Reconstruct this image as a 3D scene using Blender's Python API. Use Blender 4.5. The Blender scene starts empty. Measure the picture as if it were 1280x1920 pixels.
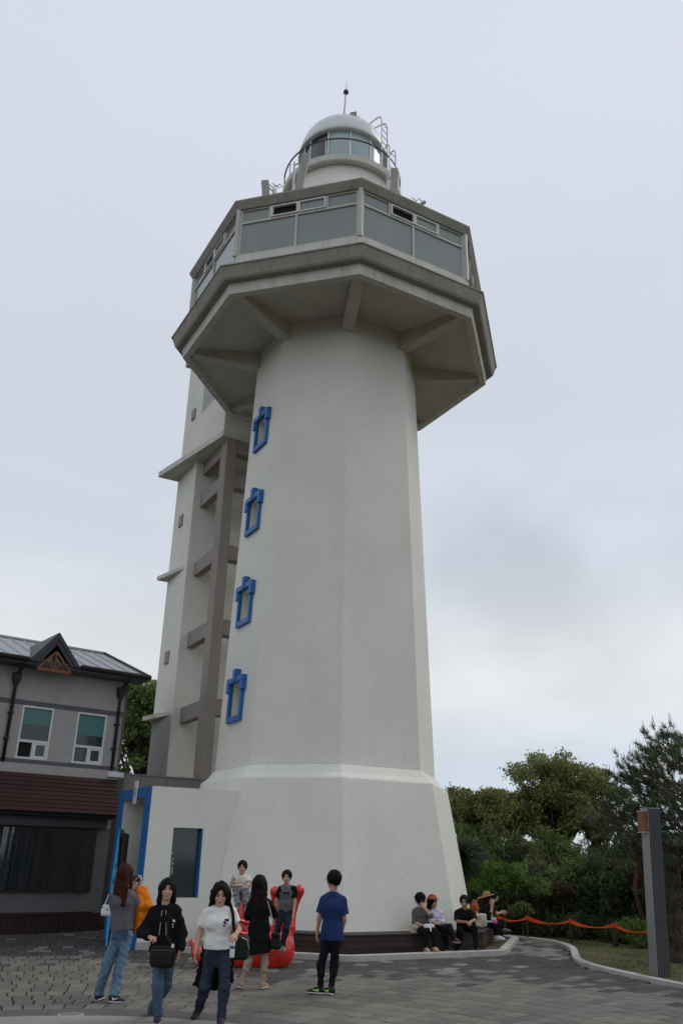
import bpy, math, random, time
import numpy as np
from mathutils import Vector, Matrix

T0 = time.time()
random.seed(7)
rng = np.random.default_rng(7)
sc = bpy.context.scene
COL = sc.collection

# ------------------------------------------------------------------ camera
F_PX, PITCH, ROLL, CAM_H = 1563.05, math.radians(22.7434), math.radians(1.28165), 1.92
_F = np.array([0, math.cos(PITCH), math.sin(PITCH)])
_R0 = np.array([1.0, 0, 0])
_U0 = np.cross(_R0, _F)
_R = math.cos(ROLL) * _R0 + math.sin(ROLL) * _U0
_U = -math.sin(ROLL) * _R0 + math.cos(ROLL) * _U0
C0 = np.array([0, 0, CAM_H])
cam_data = bpy.data.cameras.new('camera')
cam = bpy.data.objects.new('camera', cam_data)
COL.objects.link(cam)
cam_data.sensor_fit = 'VERTICAL'
cam_data.sensor_height = 36.0
cam_data.lens = F_PX / 1920 * 36.0
cam_data.clip_start = 0.1
cam_data.clip_end = 5000
m = Matrix.Identity(4)
for r in range(3):
    m[r][0], m[r][1], m[r][2], m[r][3] = _R[r], _U[r], -_F[r], C0[r]
cam.matrix_world = m
sc.camera = cam

# ------------------------------------------------------------------ sky, sun, exposure
SUN_EL, SUN_AZ = math.radians(48), math.radians(66)      # azimuth clockwise from +Y (camera heading)
world = bpy.data.worlds.new('World')
sc.world = world
world.use_nodes = True
nt = world.node_tree
for n in list(nt.nodes):
    nt.nodes.remove(n)
L = nt.links.new
wo = nt.nodes.new('ShaderNodeOutputWorld')
bg = nt.nodes.new('ShaderNodeBackground')
bg.inputs['Strength'].default_value = 0.1
sky = nt.nodes.new('ShaderNodeTexSky')
sky.sky_type = 'NISHITA'
sky.sun_disc = False
sky.sun_elevation = SUN_EL
sky.sun_rotation = SUN_AZ
sky.air_density = 1.0
sky.dust_density = 2.0
tc = nt.nodes.new('ShaderNodeTexCoord')
sep = nt.nodes.new('ShaderNodeSeparateXYZ')
L(tc.outputs['Generated'], sep.inputs[0])
# overcast deck: colour by elevation, broken by soft cloud noise
ramp = nt.nodes.new('ShaderNodeValToRGB')
cr = ramp.color_ramp
cr.elements[0].position, cr.elements[0].color = 0.0, (6.54, 7.36, 8.28, 1)
cr.elements[1].position, cr.elements[1].color = 1.0, (7.09, 7.41, 8.50, 1)
for pos, c in ((0.10, (6.76, 7.47, 8.39)), (0.20, (8.35, 8.5, 8.6)), (0.25, (7.74, 8.07, 8.50)), (0.33, (6.98, 7.52, 8.39)), (0.50, (6.45, 6.95, 7.75)), (0.75, (7.05, 7.45, 8.45))):
    e = cr.elements.new(pos)
    e.color = (*c, 1)
L(sep.outputs['Z'], ramp.inputs[0])
mp = nt.nodes.new('ShaderNodeMapping')
mp.inputs['Scale'].default_value = (1.6, 1.6, 4.2)
mp.inputs['Location'].default_value = (0.35, 0.1, 0.62)
L(tc.outputs['Generated'], mp.inputs[0])
nz = nt.nodes.new('ShaderNodeTexNoise')
nz.inputs['Scale'].default_value = 1.7
nz.inputs['Detail'].default_value = 6
nz.inputs['Roughness'].default_value = 0.52
L(mp.outputs[0], nz.inputs['Vector'])
nr = nt.nodes.new('ShaderNodeMapRange')
nr.inputs['From Min'].default_value = 0.34
nr.inputs['From Max'].default_value = 0.62
nr.inputs['To Min'].default_value = 0.90
nr.inputs['To Max'].default_value = 1.04
nr.interpolation_type = 'SMOOTHSTEP'
L(nz.outputs['Fac'], nr.inputs['Value'])
# clouds show less towards the zenith, where the deck is even
fade = nt.nodes.new('ShaderNodeMapRange')
fade.inputs['From Min'].default_value = 0.22
fade.inputs['From Max'].default_value = 0.50
fade.inputs['To Min'].default_value = 1.0
fade.inputs['To Max'].default_value = 0.12
L(sep.outputs['Z'], fade.inputs['Value'])
flat = nt.nodes.new('ShaderNodeMix')
flat.data_type = 'FLOAT'
flat.inputs['A'].default_value = 1.0
L(fade.outputs[0], flat.inputs['Factor'])
L(nr.outputs[0], flat.inputs['B'])
# one heavier grey bank low in the right half of the sky, ragged by the same kind of noise
bank_dir = _F + _R * (1010 - 640) / F_PX - _U * (1085 - 960) / F_PX
bank_dir = bank_dir / np.linalg.norm(bank_dir)
stv = nt.nodes.new('ShaderNodeVectorMath')
stv.operation = 'SUBTRACT'
L(tc.outputs['Generated'], stv.inputs[0])
stv.inputs[1].default_value = bank_dir
sts = nt.nodes.new('ShaderNodeVectorMath')
sts.operation = 'MULTIPLY'
L(stv.outputs[0], sts.inputs[0])
sts.inputs[1].default_value = (3.3, 3.3, 7.5)
stl = nt.nodes.new('ShaderNodeVectorMath')
stl.operation = 'LENGTH'
L(sts.outputs[0], stl.inputs[0])
n5 = nt.nodes.new('ShaderNodeTexNoise')
n5.inputs['Scale'].default_value = 6.0
n5.inputs['Detail'].default_value = 5
L(tc.outputs['Generated'], n5.inputs['Vector'])
adn = nt.nodes.new('ShaderNodeMath')
adn.operation = 'MULTIPLY_ADD'
L(n5.outputs['Fac'], adn.inputs[0])
adn.inputs[1].default_value = 1.6
L(stl.outputs['Value'], adn.inputs[2])
bk = nt.nodes.new('ShaderNodeMapRange')
bk.interpolation_type = 'SMOOTHSTEP'
bk.inputs['From Min'].default_value = 0.75
bk.inputs['From Max'].default_value = 1.75
bk.inputs['To Min'].default_value = 0.80
bk.inputs['To Max'].default_value = 1.0
L(adn.outputs[0], bk.inputs['Value'])
fm = nt.nodes.new('ShaderNodeMath')
fm.operation = 'MULTIPLY'
L(flat.outputs['Result'], fm.inputs[0])
L(bk.outputs[0], fm.inputs[1])
mul = nt.nodes.new('ShaderNodeVectorMath')
mul.operation = 'SCALE'
L(ramp.outputs[0], mul.inputs[0])
L(fm.outputs[0], mul.inputs['Scale'])
mix = nt.nodes.new('ShaderNodeMix')
mix.data_type = 'RGBA'
mix.inputs['Factor'].default_value = 0.95
L(sky.outputs[0], mix.inputs['A'])
L(mul.outputs[0], mix.inputs['B'])
L(mix.outputs['Result'], bg.inputs['Color'])
L(bg.outputs[0], wo.inputs[0])

sd = bpy.data.lights.new('sun', 'SUN')
sd.energy = 0.9
sd.angle = math.radians(25)
sd.color = (1.0, 0.96, 0.9)
sun = bpy.data.objects.new('sun', sd)
COL.objects.link(sun)
_to_sun = Vector((math.sin(SUN_AZ) * math.cos(SUN_EL), math.cos(SUN_AZ) * math.cos(SUN_EL), math.sin(SUN_EL)))
sun.rotation_euler = _to_sun.to_track_quat('Z', 'Y').to_euler()
sun.location = _to_sun * 80

sc.view_settings.view_transform = 'Standard'
sc.view_settings.look = 'None'
sc.view_settings.exposure = 0.0
sc.view_settings.gamma = 1.0
sc.view_settings.use_curve_mapping = False
sc.cycles.max_bounces = 6

# ------------------------------------------------------------------ geometry of the place, measured from the photograph
def ray(x, y):
    return _F + _R * (x - 640) / F_PX - _U * (y - 960) / F_PX
def proj(p):
    d = np.asarray(p, float) - C0
    w = d @ _F
    return 640 + F_PX * (d @ _R) / w, 960 - F_PX * (d @ _U) / w
def ground(x, y, z=0.0):
    d = ray(x, y)
    return C0 + d * (z - CAM_H) / d[2]
def at(x, y, Y):
    d = ray(x, y)
    return C0 + d * (Y / d[1])
AX, AY, PHI = -0.261, 25.0, math.radians(6.935)
TH = PHI + math.pi / 8
e1 = np.array([math.cos(TH), math.sin(TH), 0])
d1 = np.array([-math.sin(TH), math.cos(TH), 0])
A0 = np.array([AX, AY, 0])
UZ = np.array([0, 0, 1.0])
def W(e, s, z):                      # tower frame: e to the right, s to the back, z up
    return A0 + e * e1 + s * d1 + z * UZ
def oct_pt(R, k, z):
    a = PHI + k * math.pi / 4
    return np.array([AX + R * math.sin(a), AY - R * math.cos(a), z])
HB = math.radians(52)
bu = np.array([math.sin(HB), math.cos(HB), 0])
bn = np.array([-math.cos(HB), math.sin(HB), 0])
BP = ground(0, 1753) + bn * 0.5
def B(u, o, z):                      # side building frame: u along the facade, o behind it, z up
    return BP + u * bu + o * bn + z * UZ

# ------------------------------------------------------------------ materials
MATS = {}
def mat(name, col, rough=0.7, var=0.10, scale=2.0, bump=0.0, bscale=60, spec=0.3, metal=0.0, streak=0.0,
        streak_col=None, attr=None, avar=0.35, transl=0.0, coat=0.0, fine=0.0, fscale=40, bdist=0.01, rvar=0.0):
    mm = bpy.data.materials.new(name)
    mm.use_nodes = True
    t = mm.node_tree
    l = t.links.new
    b = t.nodes['Principled BSDF']
    out = t.nodes['Material Output']
    b.inputs['Roughness'].default_value = rough
    b.inputs['Metallic'].default_value = metal
    b.inputs['Specular IOR Level'].default_value = spec
    if coat:
        b.inputs['Coat Weight'].default_value = coat
        b.inputs['Coat Roughness'].default_value = 0.08
    g = t.nodes.new('ShaderNodeNewGeometry')
    n1 = t.nodes.new('ShaderNodeTexNoise')
    n1.inputs['Scale'].default_value = scale
    n1.inputs['Detail'].default_value = 5
    n1.inputs['Roughness'].default_value = 0.6
    l(g.outputs['Position'], n1.inputs['Vector'])
    mr = t.nodes.new('ShaderNodeMapRange')
    mr.inputs['From Min'].default_value = 0.3
    mr.inputs['From Max'].default_value = 0.7
    mr.inputs['To Min'].default_value = 1 - var
    mr.inputs['To Max'].default_value = 1 + var
    l(n1.outputs['Fac'], mr.inputs['Value'])
    val = mr.outputs[0]
    def times(a, b_):
        x = t.nodes.new('ShaderNodeMath')
        x.operation = 'MULTIPLY'
        l(a, x.inputs[0])
        l(b_, x.inputs[1])
        return x.outputs[0]
    if attr:
        if attr == 'object':
            a = t.nodes.new('ShaderNodeObjectInfo').outputs['Random']
        else:
            an = t.nodes.new('ShaderNodeAttribute')
            an.attribute_name = 'rnd'
            a = an.outputs['Fac']
        am = t.nodes.new('ShaderNodeMapRange')
        am.inputs['To Min'].default_value = 1 - avar
        am.inputs['To Max'].default_value = 1 + avar
        l(a, am.inputs['Value'])
        val = times(val, am.outputs[0])
    if fine:
        n2 = t.nodes.new('ShaderNodeTexNoise')
        n2.inputs['Scale'].default_value = fscale
        n2.inputs['Detail'].default_value = 3
        l(g.outputs['Position'], n2.inputs['Vector'])
        m2 = t.nodes.new('ShaderNodeMapRange')
        m2.inputs['From Min'].default_value = 0.3
        m2.inputs['From Max'].default_value = 0.7
        m2.inputs['To Min'].default_value = 1 - fine
        m2.inputs['To Max'].default_value = 1 + fine
        l(n2.outputs['Fac'], m2.inputs['Value'])
        val = times(val, m2.outputs[0])
    sc_ = t.nodes.new('ShaderNodeVectorMath')
    sc_.operation = 'SCALE'
    sc_.inputs[0].default_value = col
    l(val, sc_.inputs['Scale'])
    colout = sc_.outputs[0]
    if streak:
        mp_ = t.nodes.new('ShaderNodeMapping')
        mp_.inputs['Scale'].default_value = (3.2, 3.2, 0.16)
        l(g.outputs['Position'], mp_.inputs[0])
        n3 = t.nodes.new('ShaderNodeTexNoise')
        n3.inputs['Scale'].default_value = 2.2
        n3.inputs['Detail'].default_value = 6
        n3.inputs['Roughness'].default_value = 0.65
        l(mp_.outputs[0], n3.inputs['Vector'])
        m3 = t.nodes.new('ShaderNodeMapRange')
        m3.inputs['From Min'].default_value = 0.48
        m3.inputs['From Max'].default_value = 0.72
        m3.inputs['To Min'].default_value = 0.0
        m3.inputs['To Max'].default_value = streak
        l(n3.outputs['Fac'], m3.inputs['Value'])
        mx = t.nodes.new('ShaderNodeMix')
        mx.data_type = 'RGBA'
        l(m3.outputs[0], mx.inputs['Factor'])
        l(colout, mx.inputs['A'])
        mx.inputs['B'].default_value = (*(streak_col or [c * 0.45 for c in col]), 1)
        colout = mx.outputs['Result']
    l(colout, b.inputs['Base Color'])
    if rvar:
        m4 = t.nodes.new('ShaderNodeMapRange')
        m4.inputs['To Min'].default_value = rough - rvar
        m4.inputs['To Max'].default_value = rough + rvar
        l(n1.outputs['Fac'], m4.inputs['Value'])
        l(m4.outputs[0], b.inputs['Roughness'])
    if bump:
        nb = t.nodes.new('ShaderNodeTexNoise')
        nb.inputs['Scale'].default_value = bscale
        nb.inputs['Detail'].default_value = 4
        l(g.outputs['Position'], nb.inputs['Vector'])
        bp = t.nodes.new('ShaderNodeBump')
        bp.inputs['Strength'].default_value = bump
        bp.inputs['Distance'].default_value = bdist
        l(nb.outputs['Fac'], bp.inputs['Height'])
        l(bp.outputs[0], b.inputs['Normal'])
    if transl:
        tr = t.nodes.new('ShaderNodeBsdfTranslucent')
        l(colout, tr.inputs['Color'])
        ms = t.nodes.new('ShaderNodeMixShader')
        ms.inputs[0].default_value = transl
        l(b.outputs[0], ms.inputs[1])
        l(tr.outputs[0], ms.inputs[2])
        l(ms.outputs[0], out.inputs['Surface'])
    MATS[name] = mm
    return mm

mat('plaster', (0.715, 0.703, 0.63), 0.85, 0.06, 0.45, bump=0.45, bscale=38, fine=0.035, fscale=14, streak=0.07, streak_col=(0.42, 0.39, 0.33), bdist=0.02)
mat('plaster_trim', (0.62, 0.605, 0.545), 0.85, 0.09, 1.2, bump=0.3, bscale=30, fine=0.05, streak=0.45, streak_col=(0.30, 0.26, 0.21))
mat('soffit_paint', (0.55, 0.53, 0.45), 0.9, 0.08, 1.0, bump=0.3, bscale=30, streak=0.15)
mat('cornice_grey', (0.335, 0.32, 0.275), 0.85, 0.12, 1.5, bump=0.3, bscale=30, fine=0.06, streak=0.35, streak_col=(0.13, 0.12, 0.10))
mat('brown_grey', (0.29, 0.255, 0.23), 0.8, 0.08, 1.2, bump=0.2, bscale=40, streak=0.15)
mat('panel_grey', (0.22, 0.20, 0.19), 0.55, 0.06, 1.5, streak=0.12)
mat('lower_grey', (0.30, 0.29, 0.27), 0.85, 0.08, 1.2, bump=0.25, bscale=30, streak=0.2)
mat('blue_paint', (0.022, 0.135, 0.370), 0.5, 0.10, 2.5, bump=0.1, bscale=50, spec=0.4, fine=0.06)
mat('frame_metal', (0.50, 0.48, 0.43), 0.45, 0.06, 4, spec=0.5, streak=0.35, streak_col=(0.22, 0.18, 0.15))
mat('white_frame', (0.66, 0.66, 0.65), 0.4, 0.05, 4, spec=0.4, streak=0.2)
mat('tower_glass', (0.235, 0.265, 0.245), 0.14, 0.10, 0.8, spec=0.55, streak=0.25, streak_col=(0.17, 0.19, 0.19))
mat('lantern_glass', (0.36, 0.46, 0.46), 0.08, 0.05, 1.0, spec=0.6)
mat('dark_void', (0.008, 0.008, 0.009), 0.8, 0.1, 3)
mat('dome_paint', (0.62, 0.66, 0.64), 0.32, 0.05, 2, spec=0.5, streak=0.12)
mat('rail_metal', (0.55, 0.55, 0.55), 0.45, 0.08, 8, spec=0.5)
mat('dark_metal', (0.05, 0.05, 0.055), 0.45, 0.1, 6, spec=0.4)
mat('antenna_grey', (0.33, 0.32, 0.295), 0.5, 0.06, 5)
mat('wood_dark', (0.040, 0.026, 0.022), 0.55, 0.25, 3, bump=0.3, bscale=40, attr='object', avar=0.25, fine=0.15, fscale=20)
mat('wood_deck', (0.028, 0.016, 0.013), 0.6, 0.2, 3, bump=0.2, attr='object', avar=0.2)
mat('clad_red', (0.046, 0.0125, 0.012), 0.55, 0.22, 4, bump=0.3, bscale=60, attr='object', avar=0.12, fine=0.15, fscale=30)
mat('kerb', (0.42, 0.40, 0.375), 0.85, 0.12, 2, bump=0.4, bscale=45, fine=0.1, streak=0.0)
mat('soil', (0.075, 0.060, 0.040), 0.95, 0.3, 1.5, bump=0.6, bscale=25)
mat('bedding', (0.030, 0.029, 0.027), 0.95, 0.2, 8, bump=0.5, bscale=60)
mat('concrete', (0.26, 0.245, 0.225), 0.85, 0.10, 1.2, bump=0.3, bscale=60, fine=0.06, fscale=25)
mat('band_dark', (0.100, 0.094, 0.090), 0.85, 0.12, 1.5, bump=0.3, bscale=60, fine=0.08, fscale=30)
for nm, c in (('grey', (0.142, 0.132, 0.112)), ('dark', (0.062, 0.060, 0.057)), ('pale', (0.185, 0.175, 0.155))):
    mat('paver_' + nm, c, 0.82, 0.18, 0.6, bump=0.4, bscale=70, attr='object', avar=0.20, fine=0.10, fscale=35)
    mat('pavers_' + nm, c, 0.82, 0.18, 0.6, bump=0.4, bscale=70, attr='face', avar=0.20, fine=0.10, fscale=35)
mat('facade', (0.37, 0.36, 0.345), 0.85, 0.06, 1.5, bump=0.3, bscale=50, streak=0.10)
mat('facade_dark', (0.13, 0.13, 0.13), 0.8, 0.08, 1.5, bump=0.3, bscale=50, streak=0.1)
mat('facade_trim', (0.105, 0.107, 0.110), 0.7, 0.08, 2)
mat('roof_metal', (0.42, 0.42, 0.42), 0.45, 0.08, 1.5, spec=0.5, attr='object', avar=0.08, rvar=0.1)
mat('dormer_dark', (0.055, 0.056, 0.062), 0.55, 0.1, 3)
mat('truss_wood', (0.20, 0.075, 0.030), 0.6, 0.2, 6, bump=0.2)
mat('pipe_brown', (0.030, 0.020, 0.019), 0.5, 0.12, 4)
mat('blind_teal', (0.050, 0.165, 0.155), 0.30, 0.06, 2, spec=0.5)
mat('glass_dark', (0.030, 0.042, 0.044), 0.06, 0.1, 2, spec=0.6)
mat('display_dark', (0.024, 0.021, 0.019), 0.05, 0.2, 2, spec=0.9, coat=0.15, attr='face', avar=0.3)
mat('cyan_paint', (0.055, 0.33, 0.56), 0.45, 0.05, 3)
mat('sign_brown', (0.030, 0.022, 0.019), 0.6, 0.15, 4)
mat('steel', (0.24, 0.235, 0.235), 0.45, 0.08, 1.2, metal=0.4, spec=0.5, streak=0.15)
mat('charcoal_panel', (0.060, 0.062, 0.068), 0.6, 0.08, 2, streak=0.1)
mat('orange_wood', (0.19, 0.078, 0.032), 0.55, 0.2, 10)
mat('tape_orange', (0.80, 0.085, 0.018), 0.45, 0.06, 6, transl=0.25)
mat('red_gloss', (0.56, 0.022, 0.012), 0.24, 0.06, 3, spec=0.5, coat=0.5, rvar=0.08)
mat('bark', (0.050, 0.038, 0.028), 0.9, 0.3, 6, bump=0.7, bscale=25, bdist=0.03)
mat('pine_bark', (0.095, 0.050, 0.036), 0.9, 0.3, 6, bump=0.7, bscale=25, bdist=0.03)
def leaf(name, c, transl=0.35, avar=0.6, rough=0.55, scale=1.3, var=0.22):
    mat(name, c, rough, var, scale, spec=0.3, attr='face', avar=avar, transl=transl)
leaf('leaf_mid', (0.135, 0.195, 0.050))
leaf('leaf_olive', (0.200, 0.225, 0.072))
leaf('leaf_bright', (0.110, 0.205, 0.034))
leaf('leaf_dark', (0.072, 0.100, 0.040))
leaf('leaf_reed', (0.150, 0.172, 0.075), avar=0.7)
leaf('leaf_brown', (0.085, 0.052, 0.022))
leaf('leaf_spiky', (0.085, 0.105, 0.070), avar=0.4)
leaf('needle', (0.080, 0.105, 0.048), transl=0.1)
leaf('candle', (0.16, 0.11, 0.065), transl=0.0)
leaf('palm_leaf', (0.022, 0.038, 0.016), transl=0.12)
leaf('grass_blade', (0.115, 0.155, 0.042), avar=0.6, scale=0.8, var=0.4)
mat('lawn_soil', (0.090, 0.075, 0.036), 0.95, 0.35, 0.9, bump=0.6, bscale=25, streak=0.0)

# ------------------------------------------------------------------ mesh helpers
def link(o, parent=None):
    COL.objects.link(o)
    if parent is not None:
        o.parent = parent
        if parent.type == 'EMPTY' and parent.parent is None:
            o.matrix_parent_inverse = Matrix.Translation(-parent.location)
        elif parent.get('_loc') is not None:
            o.matrix_parent_inverse = Matrix.Translation(-Vector(parent['_loc']))
    return o
def tag(o, label=None, cat=None, group=None, kind=None):
    if label: o['label'] = label
    if cat: o['category'] = cat
    if group: o['group'] = group
    if kind: o['kind'] = kind
    return o
def empty(name, loc, label, cat, group=None):
    o = bpy.data.objects.new(name, None)
    o.empty_display_size = 0.2
    o.location = Vector([float(c) for c in loc])
    COL.objects.link(o)
    return tag(o, label, cat, group)
def fastmesh(name, v, f, smooth=False, rnd=None):
    """v: Nx3 array, f: MxK array (K = 3 or 4)"""
    v = np.asarray(v, np.float32)
    f = np.asarray(f, np.int32)
    me = bpy.data.meshes.new(name)
    k = f.shape[1]
    me.vertices.add(len(v))
    me.vertices.foreach_set('co', v.ravel())
    me.loops.add(f.size)
    me.loops.foreach_set('vertex_index', f.ravel())
    me.polygons.add(len(f))
    me.polygons.foreach_set('loop_start', np.arange(0, f.size, k, dtype=np.int32))
    me.polygons.foreach_set('loop_total', np.full(len(f), k, np.int32))
    me.polygons.foreach_set('use_smooth', np.full(len(f), smooth, bool))
    if rnd is not None:
        a = me.attributes.new('rnd', 'FLOAT', 'FACE')
        a.data.foreach_set('value', np.asarray(rnd, np.float32))
    me.update(calc_edges=True)
    return me
def fastobj(name, v, f, material, parent=None, smooth=False, rnd=None):
    me = fastmesh(name, v, f, smooth, rnd)
    me.materials.append(MATS[material])
    return link(bpy.data.objects.new(name, me), parent)

class MB:
    def __init__(self):
        self.v, self.f, self.r = [], [], []
    def add(self, pts, faces, r=None):
        o = len(self.v)
        self.v += [tuple(float(c) for c in p) for p in pts]
        for q in faces:
            self.f.append(tuple(o + i for i in q))
            self.r.append(random.random() if r is None else r)
        return self
    def quad(self, a, b, c, d):
        return self.add([a, b, c, d], [(0, 1, 2, 3)])
    def hexa(self, p):               # p[0:4] one side, p[4:8] the opposite side
        r = random.random()
        return self.add(p, [(3, 2, 1, 0), (4, 5, 6, 7), (0, 1, 5, 4), (1, 2, 6, 5), (2, 3, 7, 6), (3, 0, 4, 7)], r)
    def box(self, fn, a0, a1, b0, b1, z0, z1):
        return self.hexa([fn(a0, b0, z0), fn(a1, b0, z0), fn(a1, b1, z0), fn(a0, b1, z0),
                          fn(a0, b0, z1), fn(a1, b0, z1), fn(a1, b1, z1), fn(a0, b1, z1)])
    def bar(self, a, b, w, h, up=UZ):   # rectangular bar from a to b
        a, b = np.asarray(a, float), np.asarray(b, float)
        d = (b - a) / np.linalg.norm(b - a)
        x = np.cross(d, up)
        if np.linalg.norm(x) < 1e-4:
            x = np.cross(d, np.array([1.0, 0, 0]))
        x /= np.linalg.norm(x)
        y = np.cross(x, d)
        c = [(-1, -1), (1, -1), (1, 1), (-1, 1)]
        return self.hexa([a + x * i * w / 2 + y * j * h / 2 for i, j in c] + [b + x * i * w / 2 + y * j * h / 2 for i, j in c])
    def loft(self, rings, closed=True, cap0=True, cap1=True):
        n = len(rings[0])
        pts = [p for r in rings for p in r]
        fs = []
        for i in range(len(rings) - 1):
            for j in range(n if closed else n - 1):
                k = (j + 1) % n
                fs.append((i * n + j, i * n + k, (i + 1) * n + k, (i + 1) * n + j))
        if cap0: fs.append(tuple(reversed(range(n))))
        if cap1: fs.append(tuple(range((len(rings) - 1) * n, len(rings) * n)))
        return self.add(pts, fs)
    def tube(self, path, rad, n=6):
        path = [np.asarray(p, float) for p in path]
        rads = rad if isinstance(rad, (list, tuple, np.ndarray)) else [rad] * len(path)
        rings = []
        ref = np.array([0.31, 0.17, 0.93])
        for i, p in enumerate(path):
            d = path[min(i + 1, len(path) - 1)] - path[max(i - 1, 0)]
            d = d / (np.linalg.norm(d) + 1e-9)
            x = np.cross(d, ref)
            if np.linalg.norm(x) < 1e-2: x = np.cross(d, np.array([1.0, 0, 0]))
            x /= np.linalg.norm(x)
            y = np.cross(d, x)
            rings.append([p + rads[i] * (math.cos(t) * x + math.sin(t) * y) for t in np.linspace(0, 2 * math.pi, n, endpoint=False)])
        return self.loft(rings)
    def prism(self, poly, vec):
        vec = np.asarray(vec, float)
        a = [np.asarray(p, float) for p in poly]
        return self.loft([a, [p + vec for p in a]])
    def build(self, name, material, parent=None, smooth=False, bevel=0.0, rnd=False, base=None):
        me = bpy.data.meshes.new(name)
        vv = self.v
        if base is not None:
            vv = [tuple(np.asarray(p) - base) for p in vv]
        me.from_pydata(vv, [], self.f)
        if smooth:
            me.polygons.foreach_set('use_smooth', np.ones(len(me.polygons), bool))
        if rnd:
            a = me.attributes.new('rnd', 'FLOAT', 'FACE')
            a.data.foreach_set('value', np.asarray(self.r, np.float32))
        me.update()
        me.materials.append(MATS[material])
        o = bpy.data.objects.new(name, me)
        link(o, parent)
        if base is not None:
            o.location = Vector([float(c) for c in base])
        if bevel:
            md = o.modifiers.new('bevel', 'BEVEL')
            md.width = bevel
            md.segments = 2
            md.limit_method = 'ANGLE'
            md.angle_limit = math.radians(40)
        return o
def fix_normals(o):
    import bmesh
    bm = bmesh.new()
    bm.from_mesh(o.data)
    bmesh.ops.recalc_face_normals(bm, faces=bm.faces)
    bm.to_mesh(o.data)
    bm.free()
def wall_holes(mb, fn, us, vs, holes, depth, back=True):
    """wall in (u, v) with rectangular holes; fn(u, v, d) -> point, d = depth behind the wall face"""
    U = sorted(set(us + [h[0] for h in holes] + [h[1] for h in holes]))
    V = sorted(set(vs + [h[2] for h in holes] + [h[3] for h in holes]))
    for i in range(len(U) - 1):
        for j in range(len(V) - 1):
            cu, cv = (U[i] + U[i + 1]) / 2, (V[j] + V[j + 1]) / 2
            if any(h[0] < cu < h[1] and h[2] < cv < h[3] for h in holes):
                continue
            mb.quad(fn(U[i], V[j], 0), fn(U[i + 1], V[j], 0), fn(U[i + 1], V[j + 1], 0), fn(U[i], V[j + 1], 0))
    for a, b, c, d in holes:
        mb.quad(fn(a, c, 0), fn(a, d, 0), fn(a, d, depth), fn(a, c, depth))
        mb.quad(fn(b, d, 0), fn(b, c, 0), fn(b, c, depth), fn(b, d, depth))
        mb.quad(fn(a, d, 0), fn(b, d, 0), fn(b, d, depth), fn(a, d, depth))
        mb.quad(fn(b, c, 0), fn(a, c, 0), fn(a, c, depth), fn(b, c, depth))
        if back:
            mb.quad(fn(a, c, depth), fn(b, c, depth), fn(b, d, depth), fn(a, d, depth))

# ================================================================== SETTING
def polyobj(name, poly, z, material, kind='structure', parent=None):
    mb = MB()
    mb.add([(p[0], p[1], z) for p in poly], [tuple(range(len(poly)))])
    o = mb.build(name, material, parent)
    if kind: tag(o, kind=kind)
    return o
circ = [(900 * math.cos(t), 900 * math.sin(t)) for t in np.linspace(0, 2 * math.pi, 64, endpoint=False)]
polyobj('ground', circ, -0.09, 'soil')
KR = [(1.0, 36.0), (3.4, 31.0), (4.5, 28.2), (5.02, 27.0), (5.9, 25.7), (6.12, 24.6), (6.02, 23.3), (5.62, 21.7), (5.36, 20.5), (5.42, 19.4),
      (5.72, 18.1), (6.17, 16.66), (7.3, 13.6), (9.2, 9.5), (11.6, 5.0), (14.0, 0.0)]
def smooth_poly(p, n=2):
    p = [np.array(q, float) for q in p]
    for _ in range(n):
        q = [p[0]]
        for a, b in zip(p[:-1], p[1:]):
            q += [a * 0.75 + b * 0.25, a * 0.25 + b * 0.75]
        p = q + [p[-1]]
    return p
KRS = smooth_poly(KR)
plaza = polyobj('plaza', [tuple(p) for p in KRS] + [(14, -6), (-34, -6), (-34, 36)], -0.045, 'bedding')
lawn = polyobj('lawn', [tuple(p) for p in reversed(KRS)] + [(1.0, 80), (90, 80), (90, 0)], 0.03, 'lawn_soil')

def strip(path, w, z0, z1, name, material, left=True):
    """kerb: extruded rectangle along a path"""
    mb = MB()
    n = len(path)
    rings = []
    for i in range(n):
        d = path[min(i + 1, n - 1)] - path[max(i - 1, 0)]
        d /= np.linalg.norm(d)
        nn = np.array([-d[1], d[0]])
        a, b = path[i] - nn * w / 2, path[i] + nn * w / 2
        c = 0.012
        rings.append([(a[0], a[1], z0), (b[0], b[1], z0), (b[0], b[1], z1 - c), (b[0] - nn[0] * c, b[1] - nn[1] * c, z1),
                      (a[0] + nn[0] * c, a[1] + nn[1] * c, z1), (a[0], a[1], z1 - c)])
    mb.loft(rings)
    o = mb.build(name, material)
    fix_normals(o)
    return tag(o, kind='structure')
strip(KRS, 0.17, -0.1, 0.07, 'kerb', 'kerb')

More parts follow.
